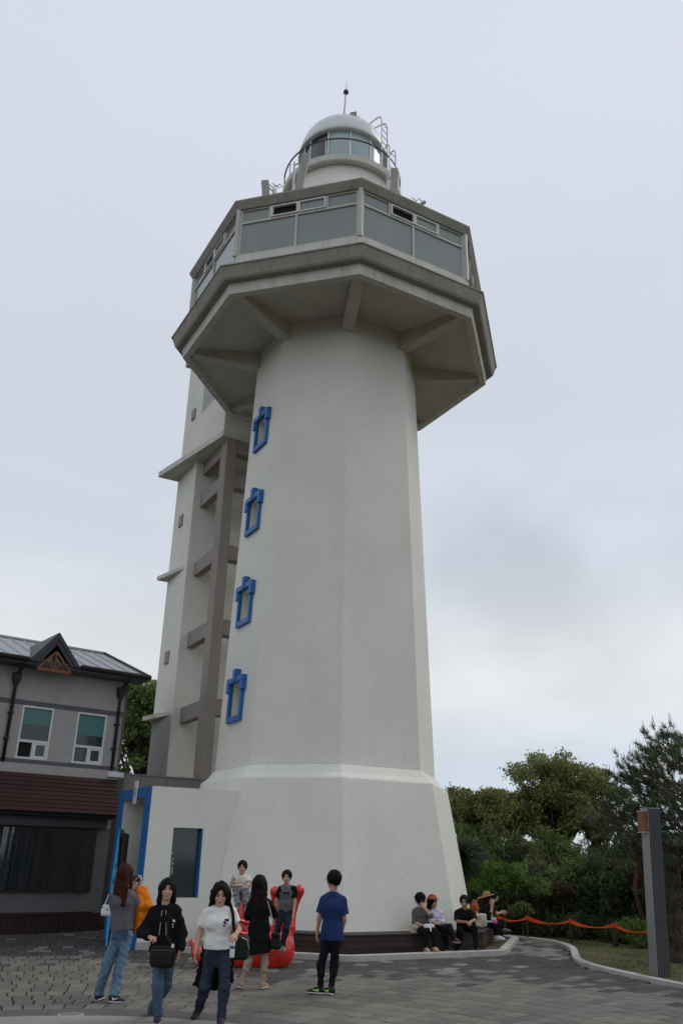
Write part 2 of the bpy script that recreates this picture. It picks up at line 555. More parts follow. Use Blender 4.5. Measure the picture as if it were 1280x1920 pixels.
# ---- paving: concentric rings of pavers round a concrete disc
PC = np.array([-2.8, 8.7])
RD, RB = 3.88, 4.42
def sector(r0, r1, t0, t1, z0, z1, n=4):
    mb = MB()
    ts = np.linspace(t0, t1, n + 1)
    ring = [(PC[0] + r0 * math.cos(t), PC[1] + r0 * math.sin(t)) for t in ts] + [(PC[0] + r1 * math.cos(t), PC[1] + r1 * math.sin(t)) for t in reversed(ts)]
    mb.loft([[(x, y, z0) for x, y in ring], [(x, y, z1) for x, y in ring]])
    return mb
for i in range(10):
    a0, a1 = math.radians(12 + 36 * i), math.radians(12 + 36 * (i + 1))
    o = sector(0.05, RD, a0 + 0.0012, a1 - 0.0012, -0.06, 0.006, 8).build('concrete_slab', 'concrete', plaza, bevel=0.006)
    fix_normals(o)
for i in range(14):
    a0, a1 = 2 * math.pi * i / 14, 2 * math.pi * (i + 1) / 14
    o = sector(RD + 0.008, RB, a0 + 0.0006, a1 - 0.0006, -0.06, 0.002, 5).build('border_slab', 'band_dark', plaza, bevel=0.005)
    fix_normals(o)
def in_plaza(x, y):
    if y > 33 or y < 5: return False
    # tower kerb octagon
    dx, dy = x - AX, y - AY
    rr = max(dx * math.sin(PHI + (k + 0.5) * math.pi / 4) - dy * math.cos(PHI + (k + 0.5) * math.pi / 4) for k in range(8))
    if rr < 4.75: return False
    p = np.array([x, y, 0])
    e_, s_ = (p - A0) @ e1, (p - A0) @ d1
    if -5.5 < e_ < -3 and -1.4 < s_ < 1.15: return False
    if -5 < e_ < 4 and 4.5 < s_ < 12: return False
    u_, o_ = (p - BP) @ bu, (p - BP) @ bn
    if o_ > 0.2 and u_ < 3.0: return False
    if o_ > -0.42 and u_ < 1.3: return False
    # right of the kerb?
    for a, b in zip(KRS[:-1], KRS[1:]):
        if min(a[1], b[1]) <= y <= max(a[1], b[1]):
            t = (y - a[1]) / (b[1] - a[1] + 1e-9)
            if x > a[0] + t * (b[0] - a[0]) - 0.10: return False
            break
    return True
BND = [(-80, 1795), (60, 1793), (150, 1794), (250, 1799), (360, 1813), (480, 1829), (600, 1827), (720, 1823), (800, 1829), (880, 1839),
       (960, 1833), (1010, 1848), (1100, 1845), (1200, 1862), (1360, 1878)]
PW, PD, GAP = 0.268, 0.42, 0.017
def paver_verts(w, d, h=0.05, c=0.010):
    w2, d2 = w / 2, d / 2
    v = [(-w2, -d2, -h), (w2, -d2, -h), (w2, d2, -h), (-w2, d2, -h), (-w2, -d2, -c), (w2, -d2, -c), (w2, d2, -c), (-w2, d2, -c),
         (-w2 + c, -d2 + c, 0), (w2 - c, -d2 + c, 0), (w2 - c, d2 - c, 0), (-w2 + c, d2 - c, 0)]
    f = [(0, 1, 5, 4), (1, 2, 6, 5), (2, 3, 7, 6), (3, 0, 4, 7), (4, 5, 9, 8), (5, 6, 10, 9), (6, 7, 11, 10), (7, 4, 8, 11), (8, 9, 10, 11)]
    return np.array(v), np.array(f)
PV, PF = paver_verts(PW - GAP, PD - GAP)
pav = []
ring_i = 0
r = RB + 0.01
while r < 21:
    rc = r + PD / 2
    n = int(2 * math.pi * rc / PW)
    off = random.random()
    for j in range(n):
        t = 2 * math.pi * (j + off) / n
        if math.sin(t) < -0.2: continue
        x, y = PC[0] + rc * math.cos(t), PC[1] + rc * math.sin(t)
        if not in_plaza(x, y): continue
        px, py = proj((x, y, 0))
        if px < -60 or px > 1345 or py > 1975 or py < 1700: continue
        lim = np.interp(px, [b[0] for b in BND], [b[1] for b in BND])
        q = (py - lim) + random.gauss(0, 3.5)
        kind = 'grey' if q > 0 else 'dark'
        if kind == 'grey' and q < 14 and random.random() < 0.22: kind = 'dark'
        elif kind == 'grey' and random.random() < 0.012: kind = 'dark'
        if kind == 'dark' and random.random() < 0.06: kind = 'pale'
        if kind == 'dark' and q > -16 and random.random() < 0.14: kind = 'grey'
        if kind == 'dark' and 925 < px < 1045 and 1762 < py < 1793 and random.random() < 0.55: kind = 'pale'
        dist = math.hypot(x, y)
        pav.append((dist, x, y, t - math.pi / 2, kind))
    r += PD
    ring_i += 1
pav.sort(key=lambda a: a[0])
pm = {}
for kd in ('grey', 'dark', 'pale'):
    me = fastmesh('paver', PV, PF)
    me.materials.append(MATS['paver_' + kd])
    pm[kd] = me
for (dist, x, y, a, kd) in pav[:300]:
    o = bpy.data.objects.new('paver', pm[kd])
    o.location = (x, y, random.gauss(0, 0.0016))
    o.rotation_euler = (random.gauss(0, 0.004), random.gauss(0, 0.006), a + random.gauss(0, 0.006))
    o.scale = (random.uniform(0.985, 1.0), random.uniform(0.985, 1.0), 1)
    COL.objects.link(o)
    o.parent = plaza
rest = {}
for (dist, x, y, a, kd) in pav[300:]:
    rest.setdefault(kd, []).append((x, y, a))
vs, fs, rn, mi = [], [], [], []
o_ = 0
for ki, kd in enumerate(('grey', 'dark', 'pale')):
    for (x, y, a) in rest.get(kd, []):
        ca, sa = math.cos(a + random.gauss(0, 0.006)), math.sin(a)
        q = PV.copy()
        q[:, 2] += random.gauss(0, 0.0018) + random.gauss(0, 0.006) * q[:, 0] + random.gauss(0, 0.005) * q[:, 1]
        vs.append(np.stack([x + ca * q[:, 0] - sa * q[:, 1], y + sa * q[:, 0] + ca * q[:, 1], q[:, 2]], 1))
        fs.append(PF + o_)
        rn += [random.random()] * len(PF)
        mi += [ki] * len(PF)
        o_ += len(PV)
me = fastmesh('pavers', np.concatenate(vs), np.concatenate(fs), rnd=rn)
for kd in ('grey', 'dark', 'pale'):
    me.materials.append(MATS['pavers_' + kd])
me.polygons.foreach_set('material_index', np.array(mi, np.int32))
o = bpy.data.objects.new('pavers', me)
COL.objects.link(o)
o.parent = plaza
tag(o, kind='stuff')
print('pavers', len(pav))

# round cover set into the border band
g = ground(133, 1903)
rt = empty('drain_cover', (g[0], g[1], 0.004), 'small round pale metal cover in the dark border band', 'cover')
mb = MB()
mb.loft([[(g[0] + r_ * math.cos(t), g[1] + r_ * math.sin(t), z_) for t in np.linspace(0, 2 * math.pi, 28, endpoint=False)] for r_, z_ in ((0.15, -0.01), (0.15, 0.010), (0.135, 0.014))])
mb.build('plate', 'steel', rt)
mb = MB()
mb.loft([[(g[0] + r_ * math.cos(t), g[1] + r_ * math.sin(t), z_) for t in np.linspace(0, 2 * math.pi, 28, endpoint=False)] for r_, z_ in ((0.17, -0.01), (0.17, 0.007), (0.153, 0.009), (0.153, -0.01))], cap0=False, cap1=False)
mb.build('rim', 'kerb', rt)

# ================================================================== LIGHTHOUSE
LH = empty('lighthouse', (AX, AY, 0), 'tall white octagonal lighthouse with glazed gallery and domed lantern', 'lighthouse')
def octring(R, z):
    return [oct_pt(R, k, z) for k in range(8)]
mb = MB()
mb.loft([octring(R, z) for R, z in ((4.23, -0.05), (4.23, 0.0), (3.545, 3.848), (3.355, 3.99), (3.186, 4.2))])
base = mb.build('base', 'plaster', LH, bevel=0.03)
# shaft, with four window recesses in the face over the entrance
RS = lambda z: 3.172 + (2.735 - 3.172) * (z - 4.2) / (18.2 - 4.2)
WC = -0.08                            # window axis, measured towards the front
WZ = [5.43, 8.20, 11.10, 14.02]
mb = MB()
zs = [4.2, 18.2]
for k in range(8):
    kk = (k + 1) % 8
    if k == 6:                       # face between vertex -2 and -1
        def fn(u, v, d):
            R = RS(v)
            c = math.cos(math.pi / 8)
            return W(-(R * c) + d, -u, v)
        pts = []
        U0 = lambda v: RS(v) * math.sin(math.pi / 8)
        holes = [(WC - 0.36, WC + 0.36, z + 0.16, z + 1.09) for z in WZ]
        vs_ = sorted(set([4.2, 18.2] + [h[2] for h in holes] + [h[3] for h in holes]))
        for j in range(len(vs_) - 1):
            a, b = vs_[j], vs_[j + 1]
            hole = any(h[2] <= a and b <= h[3] for h in holes)
            def edge(v, i):
                return (-U0(v), WC - 0.36, WC + 0.36, U0(v))[i]
            for i in range(3):
                if i == 1 and hole: continue
                mb.quad(fn(edge(a, i), a, 0), fn(edge(a, i + 1), a, 0), fn(edge(b, i + 1), b, 0), fn(edge(b, i), b, 0))
        for h in holes:
            a, b, c, d = h
            dp = 0.55
            mb.quad(fn(a, c, 0), fn(a, d, 0), fn(a, d, dp), fn(a, c, dp))
            mb.quad(fn(b, d, 0), fn(b, c, 0), fn(b, c, dp), fn(b, d, dp))
            mb.quad(fn(a, d, 0), fn(b, d, 0), fn(b, d, dp), fn(a, d, dp))
            mb.quad(fn(b, c, 0), fn(a, c, 0), fn(a, c, dp), fn(b, c, dp))
            mb.quad(fn(a, c, dp), fn(b, c, dp), fn(b, d, dp), fn(a, d, dp))
    else:
        mb.quad(oct_pt(RS(4.2), k, 4.2), oct_pt(RS(4.2), kk, 4.2), oct_pt(RS(18.2), kk, 18.2), oct_pt(RS(18.2), k, 18.2))
mb.build('shaft', 'plaster', LH)
# blue window surrounds
for z in WZ:
    rin = lambda v: RS(v) * math.cos(math.pi / 8)
    def X(p, s, v):                  # p = proud of wall
        return W(-rin(v) - p, s, v)
    c_ = -WC
    mb = MB()
    for s0, s1 in ((c_ - 0.47, c_ - 0.36), (c_ + 0.36, c_ + 0.47)):
        mb.box(lambda a, b, c: X(a, b, c), -0.02, 0.10, s0, s1, z, z + 1.09)
    mb.box(lambda a, b, c: X(a, b, c), -0.02, 0.10, c_ - 0.359, c_ + 0.359, z, z + 0.16)
    fr = mb.build('window_frame', 'blue_paint', LH, bevel=0.012)
    mb = MB()
    mb.box(X, -0.02, 0.15, c_ - 0.56, c_ + 0.56, z + 1.091, z + 1.25)
    mb.build('lintel', 'blue_paint', fr, bevel=0.012)
    for s0, s1 in ((c_ - 0.56, c_ - 0.39), (c_ + 0.39, c_ + 0.56)):
        mb = MB()
        mb.box(X, -0.02, 0.148, s0, s1, z + 0.84, z + 1.089)
        mb.build('ear_block', 'blue_paint', fr, bevel=0.012)
    mb = MB()
    h0, h1 = z + 1.13, z + 1.47
    mb.hexa([X(-0.02, c_ - 0.065, h0), X(0.18, c_ - 0.065, h0), X(0.18, c_ + 0.065, h0), X(-0.02, c_ + 0.065, h0),
             X(-0.02, c_ - 0.11, h1), X(0.18, c_ - 0.11, h1), X(0.18, c_ + 0.11, h1), X(-0.02, c_ + 0.11, h1)])
    mb.build('keystone', 'blue_paint', fr, bevel=0.012)
# gallery floor: soffit, brackets, fascia, cornice
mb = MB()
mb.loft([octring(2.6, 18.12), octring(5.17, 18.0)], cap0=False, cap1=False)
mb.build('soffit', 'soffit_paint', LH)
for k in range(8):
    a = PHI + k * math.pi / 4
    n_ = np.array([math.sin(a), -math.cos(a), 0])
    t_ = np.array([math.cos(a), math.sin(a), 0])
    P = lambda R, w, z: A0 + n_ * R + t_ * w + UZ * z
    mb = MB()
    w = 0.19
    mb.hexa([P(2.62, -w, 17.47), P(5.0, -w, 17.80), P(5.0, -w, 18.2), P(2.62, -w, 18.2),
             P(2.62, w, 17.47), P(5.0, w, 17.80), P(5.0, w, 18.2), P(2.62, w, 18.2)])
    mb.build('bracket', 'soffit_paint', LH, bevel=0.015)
mb = MB()
mb.loft([octring(R, z) for R, z in ((5.10, 18.02), (5.10, 17.72), (5.33, 17.72), (5.375, 18.06), (5.375, 18.2))], cap0=False, cap1=False)
mb.build('fascia', 'plaster_trim', LH)
mb = MB()
mb.loft([octring(R, z) for R, z in ((5.3, 18.075), (5.58, 18.075), (5.63, 18.13), (5.755, 18.46), (5.79, 18.47), (5.79, 18.51), (5.40, 18.62), (5.20, 18.62))], cap0=False)
mb.build('cornice', 'cornice_grey', LH)
mb = MB()
mb.loft([octring(R, z) for R, z in ((5.24, 18.60), (5.30, 18.63), (5.30, 18.70), (5.24, 18.74), (5.24, 19.20), (5.16, 19.22))], cap0=False, cap1=False)
mb.build('sill_band', 'plaster_trim', LH)
mb = MB()
mb.loft([octring(R, z) for R, z in ((5.02, 21.02), (5.28, 21.02), (5.30, 21.05), (5.42, 21.25), (5.42, 21.30), (5.2, 21.31))])
mb.build('roof', 'cornice_grey', LH)
RG = 5.18
for k in range(8):
    def G(t, z, d=0.0, k=k):
        a, b = oct_pt(RG - d, k, z), oct_pt(RG - d, k + 1, z)
        return a + (b - a) * t
    fm = MB()
    def hb(t0, t1, z0, z1, d0=-0.035, d1_=0.06, m=fm):
        m.box(lambda t, d, z: G(t, z, d), t0, t1, d0, d1_, z0, z1)
    hb(0.03, 0.97, 19.20, 19.265)
    hb(0.03, 0.97, 20.46, 20.54)
    hb(0.03, 0.97, 20.965, 21.025)
    hb(0.478, 0.497, 19.265, 20.46)
    hb(0.018, 0.034, 19.20, 21.025, -0.04, 0.08)
    hb(0.966, 0.982, 19.20, 21.025, -0.04, 0.08)
    hb(0.255, 0.275, 20.54, 20.965)
    hb(0.725, 0.745, 20.54, 20.965)
    f = fm.build('window_frame', 'frame_metal', LH)
    wf = MB()
    for t0, t1 in ((0.275, 0.5), (0.5, 0.725)):
        for a_, b_, c_, e_ in ((t0, t1, 20.54, 20.585), (t0, t1, 20.92, 20.965), (t0, t0 + 0.016, 20.585, 20.92), (t1 - 0.016, t1, 20.585, 20.92)):
            wf.box(lambda t, d, z: G(t, z, d), a_ + 0.001, b_ - 0.001, -0.075, 0.02, c_ + 0.001, e_ - 0.001)
    wf.build('sash', 'white_frame', f)
    panes = [(0.034, 0.478, 19.265, 20.46, 'tower_glass', 0.01), (0.497, 0.966, 19.265, 20.46, 'tower_glass', 0.01),
             (0.034, 0.255, 20.54, 20.965, 'tower_glass', 0.01), (0.745, 0.966, 20.54, 20.965, 'tower_glass', 0.01),
             (0.29, 0.485, 20.585, 20.92, 'dark_void', 0.04), (0.515, 0.71, 20.585, 20.92, 'tower_glass', -0.02)]
    for (t0, t1, z0, z1, mm_, dd) in panes:
        p = MB()
        p.box(lambda t, d, z: G(t, z, d), t0, t1, dd, dd + 0.015, z0, z1)
        p.build('pane', mm_, f)
    p = MB()
    p.tube([oct_pt(RG + 0.03, k, 19.2), oct_pt(RG + 0.03, k, 21.03)], 0.085, 8)
    p.build('corner_post', 'frame_metal', LH)
# loose cable down the right corner of the gallery
p = MB()
p.tube([oct_pt(5.20, 1.07, 21.0), oct_pt(5.16, 1.09, 20.4), oct_pt(5.14, 1.07, 19.8), oct_pt(5.16, 1.1, 19.25)], 0.03, 6)
p.build('cable', 'dark_metal', LH)
# drum, lantern gallery, lantern, dome
def lathe(prof, n=48):
    mb = MB()
    mb.loft([[(AX + r_ * math.cos(t), AY + r_ * math.sin(t), z_) for t in np.linspace(0, 2 * math.pi, n, endpoint=False)] for r_, z_ in prof])
    return mb
lathe([(2.1, 21.3), (2.08, 25.16)]).build('drum', 'plaster', LH, smooth=True)
lathe([(2.05, 25.15), (2.26, 25.15), (2.30, 25.19), (2.30, 25.44), (2.26, 25.48), (1.5, 25.5)]).build('lantern_deck', 'plaster_trim', LH)
rl = MB()
rl.tube([(AX + 2.24 * math.cos(t), AY + 2.24 * math.sin(t), 26.22) for t in np.linspace(0, 2 * math.pi, 61)], 0.03, 6)
railing = rl.build('railing', 'dark_metal', LH)
for i in range(16):
    t = 2 * math.pi * (i + 0.3) / 16
    p = MB()
    p.tube([(AX + 2.24 * math.cos(t), AY + 2.24 * math.sin(t), z_) for z_ in (25.46, 26.2)], 0.02, 6)
    p.build('baluster', 'rail_metal', railing)
lathe([(1.66, 25.49), (1.66, 25.72), (1.6, 25.74)]).build('lantern_sill', 'plaster_trim', LH)
NL = 12
for i in range(NL):
    a0, a1 = 2 * math.pi * (i + 0.35) / NL, 2 * math.pi * (i + 1.35) / NL
    p = MB()
    ts = np.linspace(a0 + 0.03, a1 - 0.03, 5)
    p.loft([[(AX + r_ * math.cos(t), AY + r_ * math.sin(t), z_) for r_, z_ in ((1.57, 25.73), (1.59, 25.73), (1.59, 27.31), (1.57, 27.31))] for t in ts])
    mid = (a0 + a1) / 2
    dark = 1.05 * math.pi < mid % (2 * math.pi) < 1.36 * math.pi
    p.build('lantern_pane', 'glass_dark' if dark else 'lantern_glass', LH)
    p = MB()
    p.bar((AX + 1.59 * math.cos(a0), AY + 1.59 * math.sin(a0), 25.73), (AX + 1.59 * math.cos(a0), AY + 1.59 * math.sin(a0), 27.31), 0.07, 0.07, up=np.array([math.cos(a0), math.sin(a0), 0]))
    p.build('glazing_bar', 'white_frame', LH)
prof = [(1.60, 27.30), (1.74, 27.30), (1.76, 27.36), (1.74, 27.50)]
for i in range(1, 12):
    t = math.pi / 2 * i / 12
    prof.append((1.70 * math.cos(t), 27.50 + 1.55 * math.sin(t)))
lathe(prof).build('dome', 'dome_paint', LH, smooth=True)
lathe([(0.46, 28.90), (0.44, 29.02), (0.12, 29.38), (0.07, 29.62)], 20).build('dome_cap', 'dome_paint', LH, smooth=True)
p = MB()
p.tube([(AX, AY, 29.6), (AX + 0.03, AY, 30.4), (AX + 0.05, AY, 31.05)], [0.055, 0.042, 0.032], 8)
mast = p.build('mast', 'rail_metal', LH)
p = MB()
bc = np.array([AX + 0.06, AY, 31.16])
p.loft([[bc + 0.115 * np.array([math.sin(a) * math.cos(t), math.sin(a) * math.sin(t), -math.cos(a)]) for t in np.linspace(0, 2 * math.pi, 14, endpoint=False)] for a in np.linspace(0.15, math.pi - 0.15, 9)])
p.build('ball', 'dark_metal', mast, smooth=True)
p = MB()
p.tube([bc + UZ * 0.1, bc + UZ * 0.62 + np.array([0.02, 0, 0])], [0.014, 0.006], 5)
p.build('spike', 'dark_metal', mast)
# flood lamps on the dome
for px, py in ((662, 217), (667, 226)):
    c = at(px, py, AY - 1.25)
    p = MB()
    p.hexa([c + np.array([i * 0.13, j * 0.10, k_ * 0.10 + i * 0.03]) for k_ in (-1, 1) for i, j in ((-1, -1), (1, -1), (1, 1), (-1, 1))])
    fl = p.build('flood_lamp', 'antenna_grey', LH, bevel=0.01)
    p = MB()
    p.tube([c, c + np.array([0.02, 0.3, -0.35])], 0.02, 5)
    p.build('arm', 'rail_metal', fl)
# ladders
def cyl(r_, az, z_):
    return np.array([AX + r_ * math.sin(az), AY - r_ * math.cos(az), z_])
p = MB()
for az in (math.radians(49), math.radians(61)):
    p.tube([cyl(1.95, az, 25.5), cyl(1.95, az, 28.22), cyl(1.88, az, 28.46), cyl(1.7, az, 28.5), cyl(1.25, az, 28.45)], 0.026, 6)
lad = p.build('dome_ladder', 'rail_metal', LH)
for z_ in np.arange(25.9, 28.3, 0.32):
    p = MB()
    p.tube([cyl(1.95, math.radians(49), z_), cyl(1.95, math.radians(61), z_)], 0.016, 5)
    p.build('rung', 'rail_metal', lad)
p = MB()
for az in (math.radians(46), math.radians(55)):
    p.tube([cyl(2.42, az, 21.4), cyl(2.42, az, 26.45), cyl(2.36, az, 26.62), cyl(2.25, az, 26.62), cyl(2.2, az, 26.5)], 0.026, 6)
lad = p.build('deck_ladder', 'rail_metal', LH)
for z_ in np.arange(21.8, 26.4, 0.34):
    p = MB()
    p.tube([cyl(2.42, math.radians(46), z_), cyl(2.42, math.radians(55), z_)], 0.016, 5)
    p.build('rung', 'rail_metal', lad)
# panel antennas round the gallery roof
def panel_antenna(top, bot, w, d, polex):
    top, bot = np.asarray(top), np.asarray(bot)
    p = MB()
    p.bar(bot, top, w, d, up=np.array([0, 1.0, 0.2]))
    o = p.build('panel_antenna', 'antenna_grey', LH, bevel=0.04)
    p = MB()
    b0 = np.array([bot[0] + polex, bot[1] + 0.25, 21.3])
    p.tube([b0, np.array([b0[0], b0[1], top[2] - 0.1])], 0.035, 6)
    p.tube([np.array([b0[0], b0[1], bot[2] + 0.2]), bot + (top - bot) * 0.2], 0.025, 5)
    p.tube([np.array([b0[0], b0[1], top[2] - 0.25]), bot + (top - bot) * 0.85], 0.025, 5)
    p.build('pole', 'rail_metal', o)
panel_antenna(at(575, 289, 21.0), at(558, 362, 21.0), 0.26, 0.16, -0.18)
panel_antenna(at(497, 340, 21.8), at(499, 372, 21.8), 0.26, 0.18, 0.22)
panel_antenna(at(739, 317, 21.6), at(738, 372, 21.6), 0.26, 0.16, -0.2)
panel_antenna(at(797, 378, 22.6), at(785, 386, 22.6), 0.12, 0.12, -0.1)
for px, py, Y in ((512, 352, 21.8), (518, 350, 21.9), (780, 377, 22.6), (730, 335, 21.8)):
    c = at(px, py, Y)
    p = MB()
    p.tube([c + np.array([0, 0, -0.5]), c, c + np.array([0.1, 0, 0.12]), c + np.array([0.22, 0.05, 0.02])], 0.018, 5)
    p.tube([c, c + np.array([-0.15, 0, 0.15])], 0.018, 5)
    p.build('roof_bracket', 'rail_metal', LH)

# ================================================================== LIFT TOWER BEHIND
ET = empty('lift_tower', W(0, 7, 0), 'pale lift tower with brown concrete frame rising behind the lighthouse', 'tower')
mb = MB()
mb.box(W, -2.2, 2.2, 7.62, 9.85, 0, 17.0)
mb.build('shaft', 'plaster', ET, bevel=0.02)
mb = MB()
mb.box(W, -2.215, -2.19, 7.66, 9.84, 0, 6.69)
mb.build('shaft_foot', 'lower_grey', ET)
mb = MB()
mb.box(W, -2.15, 2.15, 4.95, 9.9, 17.06, 23.1)
mb.build('machine_room', 'plaster', ET, bevel=0.02)
mb = MB()
mb.hexa([W(-2.16, 4.93, 16.82), W(2.16, 4.93, 16.82), W(2.5, 9.95, 16.82), W(-3.05, 9.95, 16.82),
         W(-2.16, 4.93, 17.06), W(2.16, 4.93, 17.06), W(2.5, 9.95, 17.06), W(-3.05, 9.95, 17.06)])
mb.build('canopy_slab', 'plaster_trim', ET)
for zt, ee in ((12.30, -2.62), (6.70, -2.58)):
    mb = MB()
    mb.prism([W(-2.19, 7.8, zt), W(ee, 9.95, zt), W(-2.19, 9.95, zt)], UZ * 0.16)
    o = mb.build('fin_slab', 'plaster_trim', ET)
    fix_normals(o)
mb = MB()
mb.box(W, -2.35, 2.35, 4.8, 10.1, 22.6, 23.5)
mb.build('parapet', 'plaster_trim', ET)
for sgn in (-1, 1):
    mb = MB()
    a, b = sorted((sgn * 1.95, sgn * 1.55))
    mb.box(W, a, b, 5.0, 5.62, 0, 16.82)
    mb.build('column', 'brown_grey', ET, bevel=0.015)
for z in (16.28, 14.85, 11.97, 9.17, 6.39):
    zt = min(z + 0.56, 16.815)
    for sgn in (-1, 1):
        mb = MB()
        a, b = sorted((sgn * 1.90, sgn * 1.60))
        mb.box(W, a, b, 5.62, 7.62, z, zt)
        mb.build('side_beam', 'brown_grey', ET, bevel=0.012)
    mb = MB()
    mb.box(W, -1.55, 1.55, 5.06, 5.5, z, zt)
    mb.build('front_beam', 'brown_grey', ET, bevel=0.012)
for s_, z in ((8.72, 19.54), (8.83, 14.61), (8.82, 8.97)):
    e_ = -2.15 if z > 17 else -2.2
    mb = MB()
    mb.box(W, e_ - 0.06, e_ + 0.02, s_ - 0.2, s_ + 0.2, z - 0.24, z + 0.24)
    mb.build('vent_box', 'brown_grey', ET, bevel=0.01)
mb = MB()
mb.box(W, -2.17, -2.12, 6.3, 7.75, 19.15, 20.9)
wn = mb.build('window', 'frame_metal', ET)
mb = MB()
mb.box(W, -2.175, -2.16, 6.38, 7.66, 19.25, 20.82)
mb.build('pane', 'glass_dark', wn)

# low grey-panelled lobby wall between lift tower and side building
LB = empty('lobby_wall', W(-3.2, 4.4, 0), 'low brown-grey panelled lobby block beside the lift tower foot', 'building')
mb = MB()
mb.box(W, -4.54, 2.2, 4.42, 7.6, 0, 4.15)
mb.build('core', 'lower_grey', LB)
for i, (a, b) in enumerate(((-4.56, -4.1), (-4.09, -3.28), (-3.27, -1.95), (-1.94, -0.6), (-0.59, 0.8))):
    mb = MB()
    mb.box(W, a, b, 4.36, 4.415, 0.02, 4.22)
    mb.build('panel', 'panel_grey', LB, bevel=0.006)
for i, (a, b) in enumerate(((4.37, 5.9), (5.91, 7.6))):
    mb = MB()
    mb.box(W, -4.60, -4.545, a, b, 0.02, 4.22)
    mb.build('panel', 'panel_grey', LB, bevel=0.006)
mb = MB()
mb.box(W, -4.62, 2.2, 4.34, 7.6, 4.221, 4.26)
mb.build('coping', 'panel_grey', LB)

# ================================================================== ENTRANCE PORCH
EP = empty('entrance_porch', W(-4.6, -0.5, 0), 'white flat-roofed entrance porch with bright blue door surround', 'building')
e0, e9, s0, s9, zt = -5.54, -3.0, -1.45, 1.18, 3.50
so0, so1, zo = -1.03, 0.80, 3.27
mb = MB()
wall_holes(mb, lambda u, v, d: W(u, s0 + d, v), [e0, e9], [0, zt], [(-4.92, -4.18, 1.06, 2.59)], 0.16, back=False)
mb.quad(W(e0, s9, 0), W(e0, s9, zt), W(e9, s9, zt), W(e9, s9, 0))
mb.quad(W(e0, s0, zt), W(e9, s0, zt), W(e9, s9, zt), W(e0, s9, zt))
for a, b in ((s0, so0), (so1, s9)):      # front piers of the door face
    mb.quad(W(e0, a, 0), W(e0, a, zt), W(e0, b, zt), W(e0, b, 0))
mb.quad(W(e0, so0, zo), W(e0, so0, zt), W(e0, so1, zt), W(e0, so1, zo))
# passage inside
mb.quad(W(e0, so0, 0), W(e9, so0, 0), W(e9, so0, zo), W(e0, so0, zo))
mb.quad(W(e0, so1, 0), W(e0, so1, zo), W(e9, so1, zo), W(e9, so1, 0))
mb.quad(W(e0, so0, zo), W(e9, so0, zo), W(e9, so1, zo), W(e0, so1, zo))
mb.build('wall', 'plaster', EP)
mb = MB()
mb.box(W, -4.92, -4.18, s0 + 0.15, s0 + 0.155, 1.06, 2.59)
win = mb.build('window_pane', 'glass_dark', EP)
mb = MB()
mb.box(W, -4.195, -4.178, s0 - 0.012, s0 + 0.15, 1.062, 2.588)
mb.build('window_reveal', 'blue_paint', EP)
mb = MB()
mb.box(W, e0 - 0.03, e0 - 0.001, s0 - 0.004, so0 + 0.004, 0, zt + 0.004)
mb.build('door_jamb', 'blue_paint', EP)
mb = MB()
mb.box(W, e0 - 0.03, e0 - 0.001, so1 - 0.004, s9 + 0.004, 0, zt + 0.004)
mb.build('door_jamb', 'blue_paint', EP)
mb = MB()
mb.box(W, e0 - 0.03, e0 - 0.001, so0 + 0.005, so1 - 0.005, zo - 0.004, zt + 0.004)
mb.build('door_header', 'blue_paint', EP)
mb = MB()
mb.box(W, e9 - 0.3, e9 - 0.25, so0 + 0.3, so1 - 0.3, 0, 2.3)
mb.build('inner_door', 'dark_metal', EP)
mb = MB()
mb.box(W, e0 - 0.02, e9, s0 - 0.035, s0 - 0.001, 0, 0.16)
mb.build('plinth', 'kerb', EP)
# white notice plate with a dark round emblem over the door
mb = MB()
mb.box(W, e0 - 0.075, e0 - 0.05, -0.46, -0.20, 3.13, 3.68)
pl = mb.build('sign_plate', 'white_frame', EP, bevel=0.004)
mb = MB()
c = W(e0 - 0.078, -0.33, 3.43)
ts = np.linspace(0.6, 2 * math.pi + 0.1, 22)
for r_, w_ in ((0.085, 0.025),):
    for a, b in zip(ts[:-1], ts[1:]):
        mb.quad(c + r_ * (math.cos(a) * d1 + math.sin(a) * UZ), c + r_ * (math.cos(b) * d1 + math.sin(b) * UZ),
                c + (r_ - w_) * (math.cos(b) * d1 + math.sin(b) * UZ), c + (r_ - w_) * (math.cos(a) * d1 + math.sin(a) * UZ))
mb.quad(c - 0.03 * d1 - 0.10 * UZ, c + 0.03 * d1 - 0.14 * UZ, c + 0.03 * d1 - 0.17 * UZ, c - 0.03 * d1 - 0.13 * UZ)
mb.build('emblem', 'dark_metal', pl)
# pale scribbled sticker on the porch window
mb = MB()
for i in range(60):
    a = random.uniform(-4.92, -4.80)
    z_ = random.gauss(1.62, 0.14)
    q = W(a, s0 + 0.146, z_)
    v_ = np.array([random.uniform(-1, 1) * e1 + random.uniform(-1, 1) * UZ for _ in range(1)])[0] * 0.04
    w_ = np.cross(v_, d1)
    w_ = w_ / (np.linalg.norm(w_) + 1e-6) * 0.006
    mb.quad(q - v_ - w_, q + v_ - w_, q + v_ + w_, q - v_ + w_)
mb.build('window_sticker', 'lantern_glass', EP)

